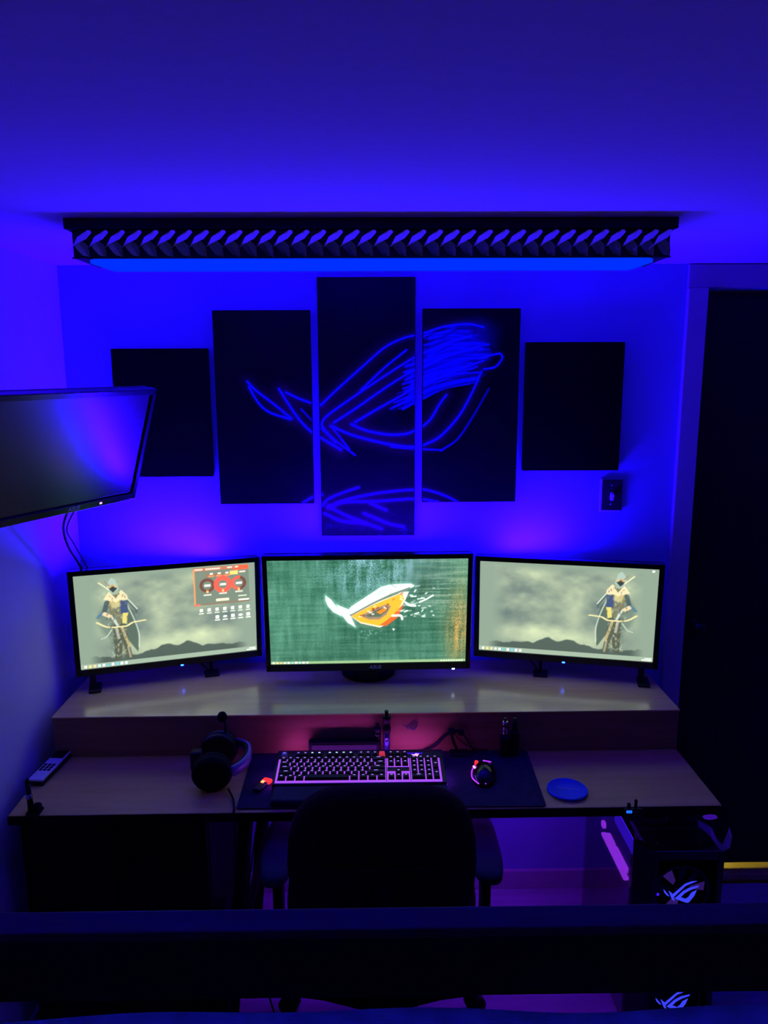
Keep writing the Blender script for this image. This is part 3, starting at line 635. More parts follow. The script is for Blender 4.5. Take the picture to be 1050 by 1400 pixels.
# ================================================================== CEILING LIGHT WITH WOVEN FRONT
FX = 0.634; FY = 1.67
t = thing('ceiling_light', 'long ceiling light with a woven silver front and white diffuser', 'ceiling light', (0, FY, CEIL))
boxb('mounting_pan', (-FX-0.012, 0.000, -0.0225), (FX+0.012, 0.185, -0.0005), M['pan'], t, 0.001)
boxb('housing', (-FX, 0.012, -0.080), (FX, 0.165, -0.0230), M['pan'], t, 0.001)
bm = bmesh.new(); bm_prism(bm, [(-FX+0.045, 0.006), (FX-0.045, 0.006), (FX-0.028, 0.03), (FX-0.035, 0.165), (-FX+0.035, 0.165), (-FX+0.028, 0.03)], -0.088, -0.0805)
obj('diffuser', bm, M['lens'], t)
boxb('lower_edge', (-FX, 0.002, -0.0815), (FX, 0.0115, -0.0785), M['pan'], t)
NW = 36; wv = 2*FX/NW
def strip_mesh(name, pts, lift):
    # a bent blade: rows of points across the strip, given a small thickness
    bm = bmesh.new(); rows = []
    for (xa, za, ya), (xb, zb, yb) in pts:
        mid = ((xa+xb)/2, min(ya, yb)-lift, (za+zb)/2)
        rows.append([bm.verts.new((xa, ya, za)), bm.verts.new(mid), bm.verts.new((xb, yb, zb)), bm.verts.new((xb, yb+0.0012, zb)), bm.verts.new((mid[0], mid[1]+0.0012, mid[2])), bm.verts.new((xa, ya+0.0012, za))])
    for A, B in zip(rows[:-1], rows[1:]):
        for k in range(6): bm.faces.new((A[k], A[(k+1) % 6], B[(k+1) % 6], B[k]))
    bm.faces.new(rows[0]); bm.faces.new(rows[-1][::-1])
    bmesh.ops.recalc_face_normals(bm, faces=bm.faces)
    me = bpy.data.meshes.new(name); bm.to_mesh(me); bm.free(); me.materials.append(M['foil']); return me
w_ = wv
# upper blade rises to the right, its face turned up; lower blade falls to the right, its face turned down
yu = lambda z: 0.0026+(z+0.070)*0.085
yl = lambda z: 0.0046+(-0.046-z)*0.17
def blade(rows, fy): return [((a*w_, za, fy(za)), (b*w_, zb, fy(zb))) for a, za, b, zb in rows]
upm = strip_mesh('upper_blade', blade([(-0.16, -0.067, 0.18, -0.052), (0.12, -0.055, 0.90, -0.042), (0.36, -0.038, 1.22, -0.029), (0.92, -0.0245, 1.14, -0.0205)], yu), 0.0002)
lom = strip_mesh('lower_blade', blade([(0.10, -0.051, 0.66, -0.045), (0.28, -0.062, 0.96, -0.055), (0.55, -0.073, 1.02, -0.067), (0.86, -0.0785, 1.02, -0.0775)], yl), 0.0002)
for k in range(NW):
    for me in (upm, lom):
        xo = -FX+k*wv
        if k == NW-1 and me is upm: xo -= 0.006
        o = bpy.data.objects.new('woven_strip', me); COL.objects.link(o); o.parent = t; o.location = (xo, 0, 0)

# ================================================================== THINGS ON THE DESK
PZ = DK+0.004
bm = bmesh.new(); bm_prism(bm, [(-0.353, 2.000), (0.432, 1.996), (0.426, 1.722), (0.418, 1.716), (-0.344, 1.720), (-0.350, 1.726)], DK+0.0004, PZ)
tag(obj('mouse_mat', bm, M['cloth_pad']), 'large navy cloth mat under the keyboard and mouse', 'mouse mat')

# ---- keyboard
KX0, KX1 = -0.272, 0.184; KY0, KY1 = 1.797, 1.945
kt = thing('keyboard', 'black full-size keyboard with violet backlight on the navy mat', 'keyboard', ((KX0+KX1)/2, KY0, PZ))
kw = KX1-KX0; kd = KY1-KY0; tl = 0.115
KM = Matrix.Translation((0, 0, 0.012)) @ RX(tl)     # tilted keyboard plane, origin at the front edge
def KT(bm): bmesh.ops.transform(bm, matrix=KM, verts=bm.verts); return bm
bm = bmesh.new(); bm_box(bm, (0, kd/2, -0.001), (kw, kd, 0.016), 0.003); obj('case', KT(bm), M['kbtop'], kt)
bm = bmesh.new(); 
for s in (-1, 1): bm_box(bm, (s*0.18, kd-0.02, 0.0125), (0.02, 0.02, 0.022), 0.002)
bm_box(bm, (0, 0.012, 0.0035), (kw-0.04, 0.015, 0.006), 0.001)
obj('foot', bm, M['rubber'], kt)
U = 0.01905; kx0 = -kw/2+0.012; ky0 = 0.008
bm = bmesh.new(); bm_box(bm, (kx0+11.25*U, ky0+2.5*U+0.0, 0.0075), (22.5*U+0.008, 5.0*U+0.006, 0.0025)); obj('backlight_plate', KT(bm), M['plate_glow'], kt)
bm = bmesh.new()
bm_box(bm, (kx0+11.25*U, ky0+5.65*U, 0.0083), (kw-0.012, 1.22*U, 0.003), 0.001)
bm_box(bm, (kx0+16.75*U, ky0+2.5*U, 0.0094), (3.1*U, 0.85*U, 0.0012))
for q in (15.08, 18.42): bm_box(bm, (kx0+q*U, ky0+2.5*U, 0.0094), (0.10*U, 5.0*U, 0.0012))
obj('top_plate', KT(bm), M['kbtop'], kt)
keymesh = {}
def key_me(wu, hu, kind):
    key = (wu, hu, kind)
    if key in keymesh: return keymesh[key]
    bm = bmesh.new(); a = wu*U/2-0.0014; b = hu*U/2-0.0016
    lo = [bm.verts.new((sx*a, sy*b, 0.0)) for sx, sy in ((-1,-1),(1,-1),(1,1),(-1,1))]
    hi = [bm.verts.new((sx*(a-0.0018), sy*(b-0.0016)+0.0006, 0.0085)) for sx, sy in ((-1,-1),(1,-1),(1,1),(-1,1))]
    bm.faces.new(hi); 
    for k in range(4): bm.faces.new((lo[k], lo[(k+1)%4], hi[(k+1)%4], hi[k]))
    lw, lh = (0.0028, 0.0022) if wu < 1.4 else (0.0052, 0.0018)
    if wu < 5 and kind != 'red':
        f = bm.faces.new([bm.verts.new((sx*lw, 0.0032+sy*lh*0.6, 0.0088)) for sx, sy in ((-1,-1),(1,-1),(1,1),(-1,1))]); f.material_index = 1
    me = bpy.data.meshes.new('key'); bm.to_mesh(me); bm.free()
    me.materials.append({'black': M['keycap'], 'white': M['keycap'], 'grey': M['keygrey'], 'red': M['keyred']}[kind])
    me.materials.append(M['legend_w'] if kind == 'white' else M['legend'])
    keymesh[key] = me; return me
def add_key(x, row, wu=1.0, hu=1.0, kind='black', zo=0.0105):
    o = bpy.data.objects.new('key', key_me(wu, hu, kind)); COL.objects.link(o); o.parent = kt
    o.matrix_local = KM @ Matrix.Translation((kx0+(x+wu/2)*U, ky0+(row+hu/2)*U, zo))
ROWS = {4: [1]*13+[2], 3: [1.5]+[1]*12+[1.5], 2: [1.75]+[1]*11+[2.25], 1: [2.25]+[1]*10+[2.75], 0: [1.25,1.25,1.25,6.25,1.25,1.25,1.25,1.25]}
for rw, ws in ROWS.items():
    x = 0
    for wu in ws: add_key(x, rw, wu); x += wu
for x0, ks in ((0, 'g'), (2, 'bbww'), (6.5, 'wwww'), (11, 'bbbr')):
    for i, c in enumerate(ks): add_key(x0+i, 5.15, 1, 1, {'g': 'grey', 'b': 'black', 'w': 'white', 'r': 'red'}[c])
for i in range(3):
    add_key(15.25+i, 5.15); add_key(15.25+i, 4); add_key(15.25+i, 3); add_key(15.25+i, 0)
add_key(16.25, 1)
for rw in (1, 2, 3, 4):
    for i in range(3): add_key(18.5+i, rw)
add_key(18.5, 0, 2); add_key(20.5, 0); add_key(21.5, 0, 1, 2); add_key(21.5, 2, 1, 2); add_key(21.5, 4)
bm = bmesh.new(); bm_box(bm, (kx0+19.2*U, ky0+6.05*U, 0.0105), (2.3*U, 0.003, 0.002)); obj('logo_bar', KT(bm), M['glow_purple'], kt)
obj('lit_emblem', KT(emblem_bm(0.020, Matrix.Translation((kx0+19.3*U, ky0+5.72*U, 0.0105)))), M['glow_pink'], kt)
for i in range(1): 
    bm = bmesh.new(); bm_box(bm, (kx0+19.9*U, ky0+5.15*U, 0.0105), (0.003, 0.003, 0.0015)); obj('status_light', KT(bm), M['glow_white'], kt)
bm = bmesh.new(); bm_box(bm, (0, kd+0.0012, 0.0), (kw-0.03, 0.002, 0.007)); obj('added_rear_glow', KT(bm), emat('added rear glow', (0.42, 0.05, 1.0), 24.0), kt)  # unseen glowing strip added to cast a glow on the shelf front
for s, nm in ((-1, 'side_light'), (1, 'side_light')):
    bm = bmesh.new(); bm_box(bm, (s*(kw/2+0.0003), kd*0.36, -0.003), (0.0006, kd*0.62, 0.004)); obj(nm, KT(bm), emat('keyboard side light', (0.20, 0.04, 1.0), 26.0), kt)
tag(box('wrist_rest', (-0.040, 1.757, PZ+0.009), (0.450, 0.070, 0.018), M['armpad'], None, 0.005), 'dark padded wrist rest in front of the keyboard', 'wrist rest')
# red glowing lighter-like device left of the keyboard
t = thing('usb_stick', 'small black stick with a glowing red end left of the keyboard', 'usb stick', (-0.298, 1.815, PZ), -0.45)
boxb('body', (-0.010, -0.030, 0), (0.010, 0.012, 0.012), M['black'], t, 0.003)
boxb('red_light', (-0.012, 0.0125, 0.003), (0.012, 0.030, 0.012), M['glow_red'], t, 0.003); boxb('hot_spot', (-0.007, 0.002, 0.0122), (0.001, 0.011, 0.0135), M['glow_hot'], t)

# ---- mouse
t = thing('mouse', 'black gaming mouse with magenta and red lights on the navy mat', 'mouse', (0.290, 1.858, PZ), -0.15)
bm = bmesh.new(); nu, nv = 20, 10
rowsv = []
for j in range(nv+1):
    a = j/nv*PI/2; rr = math.cos(a); zz = math.sin(a)
    rowsv.append([bm.verts.new((0.033*rr*math.cos(2*PI*k/nu)*(1-0.10*math.sin(2*PI*k/nu)), 0.060*rr*math.sin(2*PI*k/nu), 0.0006+0.037*zz*(1-0.15*math.sin(2*PI*k/nu)*rr))) for k in range(nu)] if j < nv else [bm.verts.new((0, -0.004, 0.0380))])
for j in range(nv-1):
    for k in range(nu): f = bm.faces.new((rowsv[j][k], rowsv[j][(k+1)%nu], rowsv[j+1][(k+1)%nu], rowsv[j+1][k])); f.smooth = True
for k in range(nu): bm.faces.new((rowsv[nv-1][k], rowsv[nv-1][(k+1)%nu], rowsv[nv][0]))
bm.faces.new(rowsv[0][::-1]); obj('shell', bm, M['blackgloss'], t)
tube('edge_glow', spline([(-0.026, 0.030, 0.012), (-0.0335, 0.005, 0.010), (-0.031, -0.030, 0.010), (-0.014, -0.0565, 0.010)]), 0.0014, M['glow_magbar'], t, 6)
tube('side_glow', [(-0.030, 0.014, 0.017), (-0.026, 0.004, 0.0245), (-0.0215, -0.006, 0.030)], [0.002, 0.0035, 0.001], M['glow_mag'], t, 6)
box('hot_light', (-0.0265, -0.001, 0.0255), (0.005, 0.012, 0.004), M['glow_pink'], t, 0.001, 1, RZ(0.5))
tube('top_line', [(-0.004, 0.020, 0.0352), (0.018, 0.024, 0.0300)], 0.0013, M['glow_magbar'], t, 6)
lathe('scroll_wheel', [(0.008, -0.004), (0.009, -0.002), (0.009, 0.002), (0.008, 0.004)], (0, 0.038, 0.026), M['rubber'], t, 16, RY(PI/2))
box('red_light', (-0.022, 0.046, 0.012), (0.009, 0.012, 0.010), M['glow_red'], t, 0.002)
for p in ((-0.004, -0.046, 0.021), (0.008, -0.046, 0.021), (0.004, -0.0555, 0.012)): box('logo_dot', p, (0.003, 0.003, 0.002), M['glow_magbar'], t)
# mouse bungee and cables
t = thing('mouse_bungee', 'bent black cable holder behind the mouse mat', 'cable holder', (0.235, 1.978, PZ))
bm = bmesh.new(); bm_box(bm, (0.0, 0.0, 0.004), (0.05, 0.034, 0.007), 0.002); obj('base', bm, M['rubber'], t)
tube('arm', spline([(0.0, 0.0, 0.006), (-0.012, -0.002, 0.03), (-0.020, 0.0, 0.055), (-0.022, 0.0, 0.064)]), 0.004, M['rubber'], t)
box('clip', (-0.022, 0, 0.070), (0.020, 0.016, 0.018), M['rubber'], t, 0.004); box('clip', (0.006, 0, 0.066), (0.018, 0.014, 0.016), M['rubber'], t, 0.004)
box('bridge', (-0.008, 0, 0.071), (0.016, 0.008, 0.008), M['rubber'], t, 0.002)
tag(tube('cable', spline([(0.08, 1.985, PZ+0.004), (0.125, 1.984, PZ+0.006), (0.165, 1.982, PZ+0.025), (0.190, 1.980, PZ+0.052), (0.206, 1.978, PZ+0.066)]), 0.0048, M['rubber']), 'thick black cable rising from the keyboard to the bent holder', 'cable')
tag(tube('cable', spline([(0.247, 1.978, PZ+0.062), (0.262, 1.982, PZ+0.035), (0.282, 1.988, PZ+0.003), (0.300, 1.96, PZ+0.002), (0.296, 1.922, PZ+0.010)]), 0.0020, M['rubber']), 'thin black mouse cable coming down from the bent holder', 'cable')
tag(tube('cable', spline([(0.222, 1.985, PZ+0.058), (0.245, 1.991, PZ+0.030), (0.275, 1.992, PZ+0.012), (0.32, 1.992, PZ+0.003)]), 0.0013, M['rubber']), 'very thin loose wire drooping beside the mouse cable', 'cable')
# ---- low bar behind the keyboard, vape pens
t = thing('low_dark_bar', 'low black bar lying behind the keyboard against the raised shelf', 'bar', (-0.088, 1.972, PZ))  # plain dark box placed where a dark region lies behind the keyboard
boxb('body', (-0.102, -0.010, 0.0005), (0.100, 0.016, 0.050), M['matte'], t, 0.006, 3)
boxb('face_strip', (-0.092, -0.0125, 0.010), (0.090, -0.0102, 0.042), M['rubber'], t, 0.001)
def vape(label, x, y, body, tank, rb, hb, rt_, ht, drip, group, box_body=False):
    t = thing('vaporizer', label, 'vaporizer', (x, y, PZ if y < 1.998 else DK), 0, group)
    if box_body:
        boxb('body', (-rb, -0.011, 0.0003), (rb, 0.011, hb), body, t, 0.004, 3); boxb('panel', (-rb*0.6, -0.0122, hb*0.25), (rb*0.6, -0.0112, hb*0.75), M['blackgloss'], t); 
    else:
        lathe('body', [(rb*0.9, 0.0003), (rb, 0.002), (rb, hb-0.002), (rb*0.9, hb)], (0, 0, 0), body, t, 20)
        lathe('button', [(0.004, 0), (0.004, 0.0015), (0.001, 0.002)], (0, -rb+0.0004, hb*0.78), M['chrome'], t, 12, RX(PI/2))
    lathe('tank', [(rt_*0.85, hb), (rt_, hb+0.003), (rt_, hb+ht*0.35), (rt_*0.86, hb+ht*0.38), (rt_*0.86, hb+ht*0.70), (rt_, hb+ht*0.73), (rt_, hb+ht-0.002), (rt_*0.8, hb+ht)], (0, 0, 0), tank, t, 20)
    lathe('mouthpiece', [(rt_*0.5, hb+ht), (rt_*0.42, hb+ht+0.005), (rt_*0.5, hb+ht+drip)], (0, 0, 0), M['black'], t, 16)
g = 'vaporizers on the desk'
vape('tall navy tube vaporizer with black tank behind the keyboard', 0.030, 1.975, M['navy'], M['black'], 0.0095, 0.072, 0.0115, 0.050, 0.014, g)
vape('short black vaporizer beside the tall navy one', 0.0045, 1.982, M['black'], M['black'], 0.0095, 0.058, 0.0105, 0.024, 0.012, g)
vape('black box vaporizer with shiny steel tank at the mat corner', 0.363, 1.968, M['black'], M['chrome'], 0.0130, 0.062, 0.0085, 0.042, 0.010, g, True)
vape('black box vaporizer with dark tank at the far mat corner', 0.3915, 1.975, M['black'], M['metal'], 0.0120, 0.070, 0.0080, 0.030, 0.010, g, True)
# emblem sticker on the shelf front
st = obj('sticker', emblem_bm(0.046, Matrix.Translation((0.099, 1.9952, 0.826)) @ RZ(dt) @ RX(PI/2), 0.0006), M['emblem'])
tag(st, 'small dark eye emblem sticker on the front of the shelf', 'sticker')

# ---- coaster
t = thing('coaster', 'round blue coaster with faint lettering on the desk', 'coaster', (0.496, 1.788, DK), -0.2)
lathe('disc', [(0.048, 0.0003), (0.052, 0.002), (0.052, 0.007), (0.0505, 0.0082), (0.0475, 0.0082), (0.0470, 0.0072), (0.001, 0.0072)], (0, 0, 0), M['coaster'], t, 48)
bm = bmesh.new(); hh = 0.0045
for k in range(6):
    x = -0.026+k*0.0098; 
    bm_box(bm, (x, 0, 0.0074), (0.0018, 2*hh, 0.0006)); bm_box(bm, (x+0.003, hh*(0.9 if k % 2 == 0 else -0.9), 0.0074), (0.006, 0.0016, 0.0006))
    if k % 3 != 1: bm_box(bm, (x+0.006, 0, 0.0074), (0.0016, 2*hh, 0.0006))
    else: bm_box(bm, (x+0.003, 0, 0.0074), (0.006, 0.0014, 0.0006))
obj('lettering', bm, M['coaster_ink'], t)

# ---- headset
t = thing('headset', 'black headset with violet-lit headband and raised microphone on the desk', 'headset', (-0.425, 1.885, DK))
def cup(name, y0, y1, rad, tilt):
    bm = bmesh.new(); d = y1-y0
    bm_lathe(bm, [(rad*0.72, 0), (rad*0.93, 0.004), (rad, 0.012), (rad, d*0.55), (rad*0.90, d*0.6), (rad*0.97, d*0.68), (rad*0.97, d*0.92), (rad*0.85, d), (rad*0.55, d*0.99), (rad*0.5, d*0.85)], (0, 0, 0), 28, RX(-PI/2))
    bmesh.ops.scale(bm, vec=(1.0, 1, 0.92), verts=bm.verts)
    bmesh.ops.rotate(bm, cent=(0, 0, 0), matrix=Matrix.Rotation(tilt, 3, 'Z'), verts=bm.verts)
    bmesh.ops.translate(bm, vec=(0, y0, rad*0.92+0.0005), verts=bm.verts)
    return bm
obj('ear_cup', cup('c', -0.092, -0.045, 0.052, 0.12), M['matte'], t)
bm = cup('c', 0.0, 0.047, 0.052, 0); bmesh.ops.scale(bm, vec=(1, -1, 1), verts=bm.verts); bmesh.ops.translate(bm, vec=(-0.01, 0.085, 0), verts=bm.verts); obj('ear_cup', bm, M['black'], t)
boxb('side_block', (-0.078, 0.0, 0.010), (-0.045, 0.030, 0.066), M['black'], t, 0.006)
band = spline([(0.020, -0.070, 0.050), (0.052, -0.066, 0.050), (0.078, -0.030, 0.054), (0.083, 0.010, 0.058), (0.070, 0.050, 0.058), (0.035, 0.072, 0.056), (0.01, 0.070, 0.052)], 6)
bm = bmesh.new()
prevv = None
for i, p in enumerate(band):
    q = band[min(i+1, len(band)-1)]-band[max(i-1, 0)]; nrm = Vector((q.y, -q.x, 0)).normalized()
    cur = [bm.verts.new(p+nrm*a+Vector((0, 0, b))) for a, b in ((-0.004, -0.014), (0.004, -0.013), (0.005, 0), (0.004, 0.013), (-0.004, 0.014))]
    if prevv:
        for k in range(5): f = bm.faces.new((prevv[k], prevv[(k+1)%5], cur[(k+1)%5], cur[k])); f.smooth = True
    else: bm.faces.new(cur)
    prevv = cur
bm.faces.new(prevv[::-1]); obj('headband', bm, mat('violet-lit headband', (0.20, 0.12, 0.32), 0.35, noise=0.05), t)  # violet light on the band is put into its colour
tube('head_cushion', [p+Vector((-0.007 if p.x > 0.03 else 0, 0, 0.006)) for p in band[6:-6]], 0.008, M['rubber'], t)
tube('microphone_boom', spline([(0.008, 0.062, 0.085), (0.010, 0.060, 0.115), (0.007, 0.056, 0.135)]), 0.0026, M['rubber'], t)
lathe('microphone', [(0.002, -0.015), (0.009, -0.011), (0.0135, -0.003), (0.0135, 0.004), (0.009, 0.012), (0.002, 0.0155)], (0.003, 0.055, 0.143), M['matte'], t, 18)
tag(tube('cable', spline([(-0.385, 1.80, DK+0.010), (-0.366, 1.765, DK+0.004), (-0.358, 1.735, DK+0.004), (-0.353, 1.712, DK+0.003), (-0.352, 1.696, DK-0.01), (-0.345, 1.698, 0.55), (-0.318, 1.72, 0.35), (-0.26, 1.70, 0.12), (-0.20, 1.60, 0.006)]), 0.0026, M['rubber']), 'black headset cable running over the desk edge to the floor', 'cable')
tag(tube('cable', spline([(-0.300, 1.76, DK-0.030), (-0.318, 1.75, 0.60), (-0.345, 1.74, 0.42), (-0.375, 1.74, 0.22), (-0.39, 1.80, 0.006)]), 0.0024, M['rubber']), 'black cable crossing behind the headset cable under the desk', 'cable')

# ---- remote control and clamp
t = thing('remote_control', 'silver remote control on the left end of the desk by the wall', 'remote', (-0.892, 1.930, DK), -0.09)
boxb('underside', (-0.021, -0.092, 0.0004), (0.021, 0.092, 0.012), M['black'], t, 0.003)
boxb('face_plate', (-0.0205, -0.090, 0.0122), (0.0205, 0.090, 0.019), M['silver'], t, 0.003)
boxb('navigation_pad', (-0.017, 0.022, 0.0192), (0.017, 0.070, 0.0205), M['black'], t, 0.002)
bm = bmesh.new(); bm_lathe(bm, [(0.011, 0), (0.011, 0.0015), (0.008, 0.002)], (0, 0.046, 0.0206), 20); obj('ring_button', bm, M['metal'], t)
for i in range(3):
    for j in range(3): boxb('button', (-0.015+i*0.0115, -0.045+j*0.013, 0.0192), (-0.0075+i*0.0115, -0.036+j*0.013, 0.0206), M['black'], t)
t = thing('desk_clamp', 'small dark clamp with an upright post at the left front desk corner', 'clamp', (-0.852, 1.716, DK))
boxb('jaw', (-0.014, -0.013, 0.0004), (0.020, 0.018, 0.007), M['matte'], t, 0.002); boxb('back_plate', (-0.008, -0.021, -0.035), (0.016, -0.0135, 0.006), M['matte'], t, 0.002)
tube('post', [(-0.004, 0.0, 0.008), (-0.006, 0.0, 0.050), (-0.008, 0.002, 0.078)], [0.008, 0.0065, 0.006], M['metal'], t, 14)
lathe('collar', [(0.0075, 0), (0.0085, 0.002), (0.0085, 0.010), (0.0075, 0.012)], (-0.006, 0.0, 0.040), M['chrome'], t, 14)
lathe('tip', [(0.006, 0), (0.0065, 0.003), (0.004, 0.012), (0.001, 0.015)], (-0.008, 0.002, 0.078), M['metal'], t, 14)
lathe('knob', [(0.010, 0), (0.012, 0.003), (0.012, 0.012), (0.010, 0.015)], (0.006, -0.004, 0.018), M['matte'], t, 12, RY(PI/2))

# ---- small lights and plugs at the front right edge
t = thing('usb_hub', 'two short black plugs with a blue light clipped on the desk edge', 'usb hub', (0.634, 1.7125, DK), dt)
boxb('clip_body', (-0.016, -0.014, -0.030), (0.030, -0.0055, 0.002), M['black'], t, 0.002)
boxb('plug', (-0.010, -0.0135, 0.0022), (-0.002, -0.0065, 0.017), M['rubber'], t, 0.001); boxb('plug', (0.008, -0.0135, 0.0022), (0.0145, -0.0065, 0.026), M['rubber'], t, 0.001)
boxb('indicator', (-0.013, -0.0165, -0.007), (0.001, -0.0142, 0.000), M['glow_blue'], t, 0.001)
t = thing('puck_light', 'violet oval puck light under the front right corner of the desk', 'puck light', (0.838, 1.7095, DK-0.0225), dt)
lathe('housing', [(0.026, 0), (0.028, -0.004), (0.026, -0.008)], (0, 0.034, -0.0004), M['black'], t, 28)
bm = bmesh.new(); bm_lathe(bm, [(0.020, 0), (0.020, 0.004), (0.015, 0.006)], (0, 0, 0), 28, RX(PI/2)); bmesh.ops.scale(bm, vec=(0.9, 1, 0.32), verts=bm.verts)
bmesh.ops.translate(bm, vec=(0, 0.004, -0.0068), verts=bm.verts); obj('lens', bm, M['puck'], t)

# ================================================================== UNDER THE DESK
t = thing('cabinet', 'black cabinet under the left end of the desk', 'cabinet', (-0.665, 1.735, 0))
boxb('body', (-0.235, 0.022, 0.03), (0.235, 0.56, 0.700), M['cabinet'], t, 0.004)
for k in range(2): boxb('door', (-0.233+k*0.234, 0.0, 0.045), (-0.001+k*0.234, 0.0215, 0.695), M['cabinet'], t, 0.004)
for s in (-1, 1): boxb('handle', (s*0.03-0.006, -0.014, 0.33), (s*0.03+0.006, -0.0005, 0.45), M['matte'], t, 0.003)
boxb('plinth', (-0.225, 0.04, 0.0), (0.225, 0.55, 0.0295), M['cabinet'], t)
# small power strip with blue lamp
t = thing('power_strip', 'black upright power strip with a bright blue switch light beside the cabinet', 'power strip', (-0.402, 1.688, 0))
boxb('body', (-0.020, -0.01, 0.0), (0.020, 0.03, 0.498), M['matte'], t, 0.003); boxb('switch_light', (-0.007, -0.0125, 0.452), (0.007, -0.0102, 0.480), M['glow_blue'], t, 0.001)

# ---- computer tower
PX0, PX1, PY0, PY1, PH = 0.682, 0.906, 1.752, 2.215, 0.590
t = thing('computer_tower', 'black computer tower with glass side and glowing fan emblem under the desk', 'computer', ((PX0+PX1)/2, PY0, 0))
pw = (PX1-PX0)/2; pd = PY1-PY0
for sx in (-1, 1):
    for y in (0.05, pd-0.05): boxb('foot', (sx*0.08-0.02, y-0.02, 0), (sx*0.08+0.02, y+0.02, 0.0195), M['rubber'], t, 0.003)
boxb('floor_panel', (-pw, 0.03, 0.020), (pw, pd, 0.034), M['black'], t, 0.002)
bm = bmesh.new(); bm_box(bm, (0.012, (0.03+pd)/2, PH-0.008), (2*pw-0.024, pd-0.03, 0.016), 0.002); obj('top_panel', bm, M['black'], t)
for i in range(9): boxb('vent_slat', (-0.07, 0.08+i*0.036, PH-0.0002), (0.085, 0.10+i*0.036, PH+0.0025), M['rubber'], t)
boxb('far_side_panel', (pw-0.012, 0.03, 0.035), (pw, pd, PH-0.0165), M['black'], t)
boxb('rear_panel', (-pw, pd-0.014, 0.035), (pw-0.013, pd, PH-0.0165), M['black'], t)
boxb('motherboard', (pw-0.030, 0.10, 0.16), (pw-0.0125, pd-0.03, 0.53), M['matte'], t)
boxb('power_supply_shroud', (-pw+0.01, 0.06, 0.0345), (pw-0.0125, pd-0.016, 0.145), M['matte'], t)
# front frame: pillar chamfered on the glass side
bm = bmesh.new(); bm_prism(bm, [(-pw, 0.042), (-pw+0.040, 0.0), (-pw+0.052, 0.0), (-pw+0.052, 0.030), (-pw+0.012, 0.050), (-pw, 0.050)], 0.035, PH-0.001); obj('front_pillar', bm, M['blackgloss'], t)
boxb('front_pillar', (pw-0.016, 0.0, 0.035), (pw, 0.0295, PH-0.001), M['blackgloss'], t, 0.002)
boxb('front_cap', (-pw+0.0525, 0.0, PH-0.030), (pw-0.0165, 0.0295, PH-0.001), M['blackgloss'], t, 0.001); boxb('front_sill', (-pw+0.0525, 0.0, 0.035), (pw-0.0165, 0.0295, 0.050), M['blackgloss'], t, 0.001)
boxb('front_edge_line', (-pw+0.040, -0.0015, PH-0.0035), (pw-0.004, -0.0002, PH-0.001), mat('edge highlight', (0.25, 0.22, 0.45), 0.3, 0.5, noise=0.05), t)
fcx = 0.010
for fz, k in ((0.462, 0), (0.296, 1), (0.130, 2)):
    fan = bpy.data.objects.new('fan', None)
    bm = bmesh.new(); n = 40
    for q in range(n):
        a0, a1 = 2*PI*q/n, 2*PI*(q+1)/n
        vs = [bm.verts.new((fcx+r*math.cos(a), y, fz+r*math.sin(a))) for a in (a0, a1) for r, y in ((0.068, 0.012), (0.076, 0.012), (0.076, 0.028), (0.068, 0.028))]
        for e in range(4): bm.faces.new((vs[e], vs[(e+1)%4], vs[4+(e+1)%4], vs[4+e]))
    bmesh.ops.remove_doubles(bm, verts=bm.verts, dist=1e-5)
    fr = obj('fan', bm, M['blackgloss'], t)
    bladem = M['metal'] if k != 0 else mat('smoked fan blade', (0.10, 0.05, 0.22), 0.4, noise=0.2, emit=(0.05, 0.015, 0.20), es=0.45)
    for q in range(9):
        a = 2*PI*q/9+0.3*k; bm = bmesh.new()
        p = [(0.024, a), (0.064, a-0.10), (0.066, a+0.36), (0.026, a+0.42)]
        lo = [bm.verts.new((fcx+r*math.cos(b), 0.016+(0.006 if i < 2 else 0.0), fz+r*math.sin(b))) for i, (r, b) in enumerate(p)]
        hi = [bm.verts.new((v.co.x, v.co.y+0.0015, v.co.z)) for v in lo]
        bm.faces.new(lo); bm.faces.new(hi[::-1])
        for e in range(4): bm.faces.new((lo[e], hi[e], hi[(e+1)%4], lo[(e+1)%4]))
        obj('blade', bm, bladem if q % 3 == 0 else M['metal'], fr)
    lathe('hub', [(0.026, 0), (0.026, 0.010), (0.022, 0.013)], (fcx, 0.027, fz), M['matte'], fr, 24, RX(PI/2))
    obj('lit_emblem', emblem_bm(0.094, Matrix.Translation((fcx-0.002, 0.0095, fz)) @ RX(PI/2), 0.0008), M['fanlogo'], fr)
    bpy.data.objects.remove(fan)
boxb('mesh_backing', (-pw+0.0525, 0.031, 0.0505), (pw-0.0125, 0.036, PH-0.0305), M['matte'], t)
for x, z in ((-0.075, 0.462), (-0.066, 0.456)): lathe('front_stud', [(0.004, 0), (0.004, 0.002), (0.001, 0.003)], (x+0.012, 0.009, z), M['glow_purple'], t, 10, RX(PI/2))
for x in (-0.055, 0.055): lathe('top_screw', [(0.003, 0), (0.003, 0.0015), (0.001, 0.002)], (x, 0.03, PH), M['chrome'], t, 10)
boxb('side_glass', (-pw-0.004, 0.051, 0.036), (-pw-0.0005, pd, PH-0.002), M['glass'], t)
boxb('pillar_glow', (-pw+0.002, 0.052, PH-0.052), (-pw+0.012, 0.21, PH-0.018), M['glow_purple'], t, 0.002)  # glow stands in for violet light falling on the inner front pillar
gp = boxb('graphics_card', (-0.085, 0.12, 0.345), (pw-0.031, 0.40, 0.388), M['blackgloss'], t, 0.003)
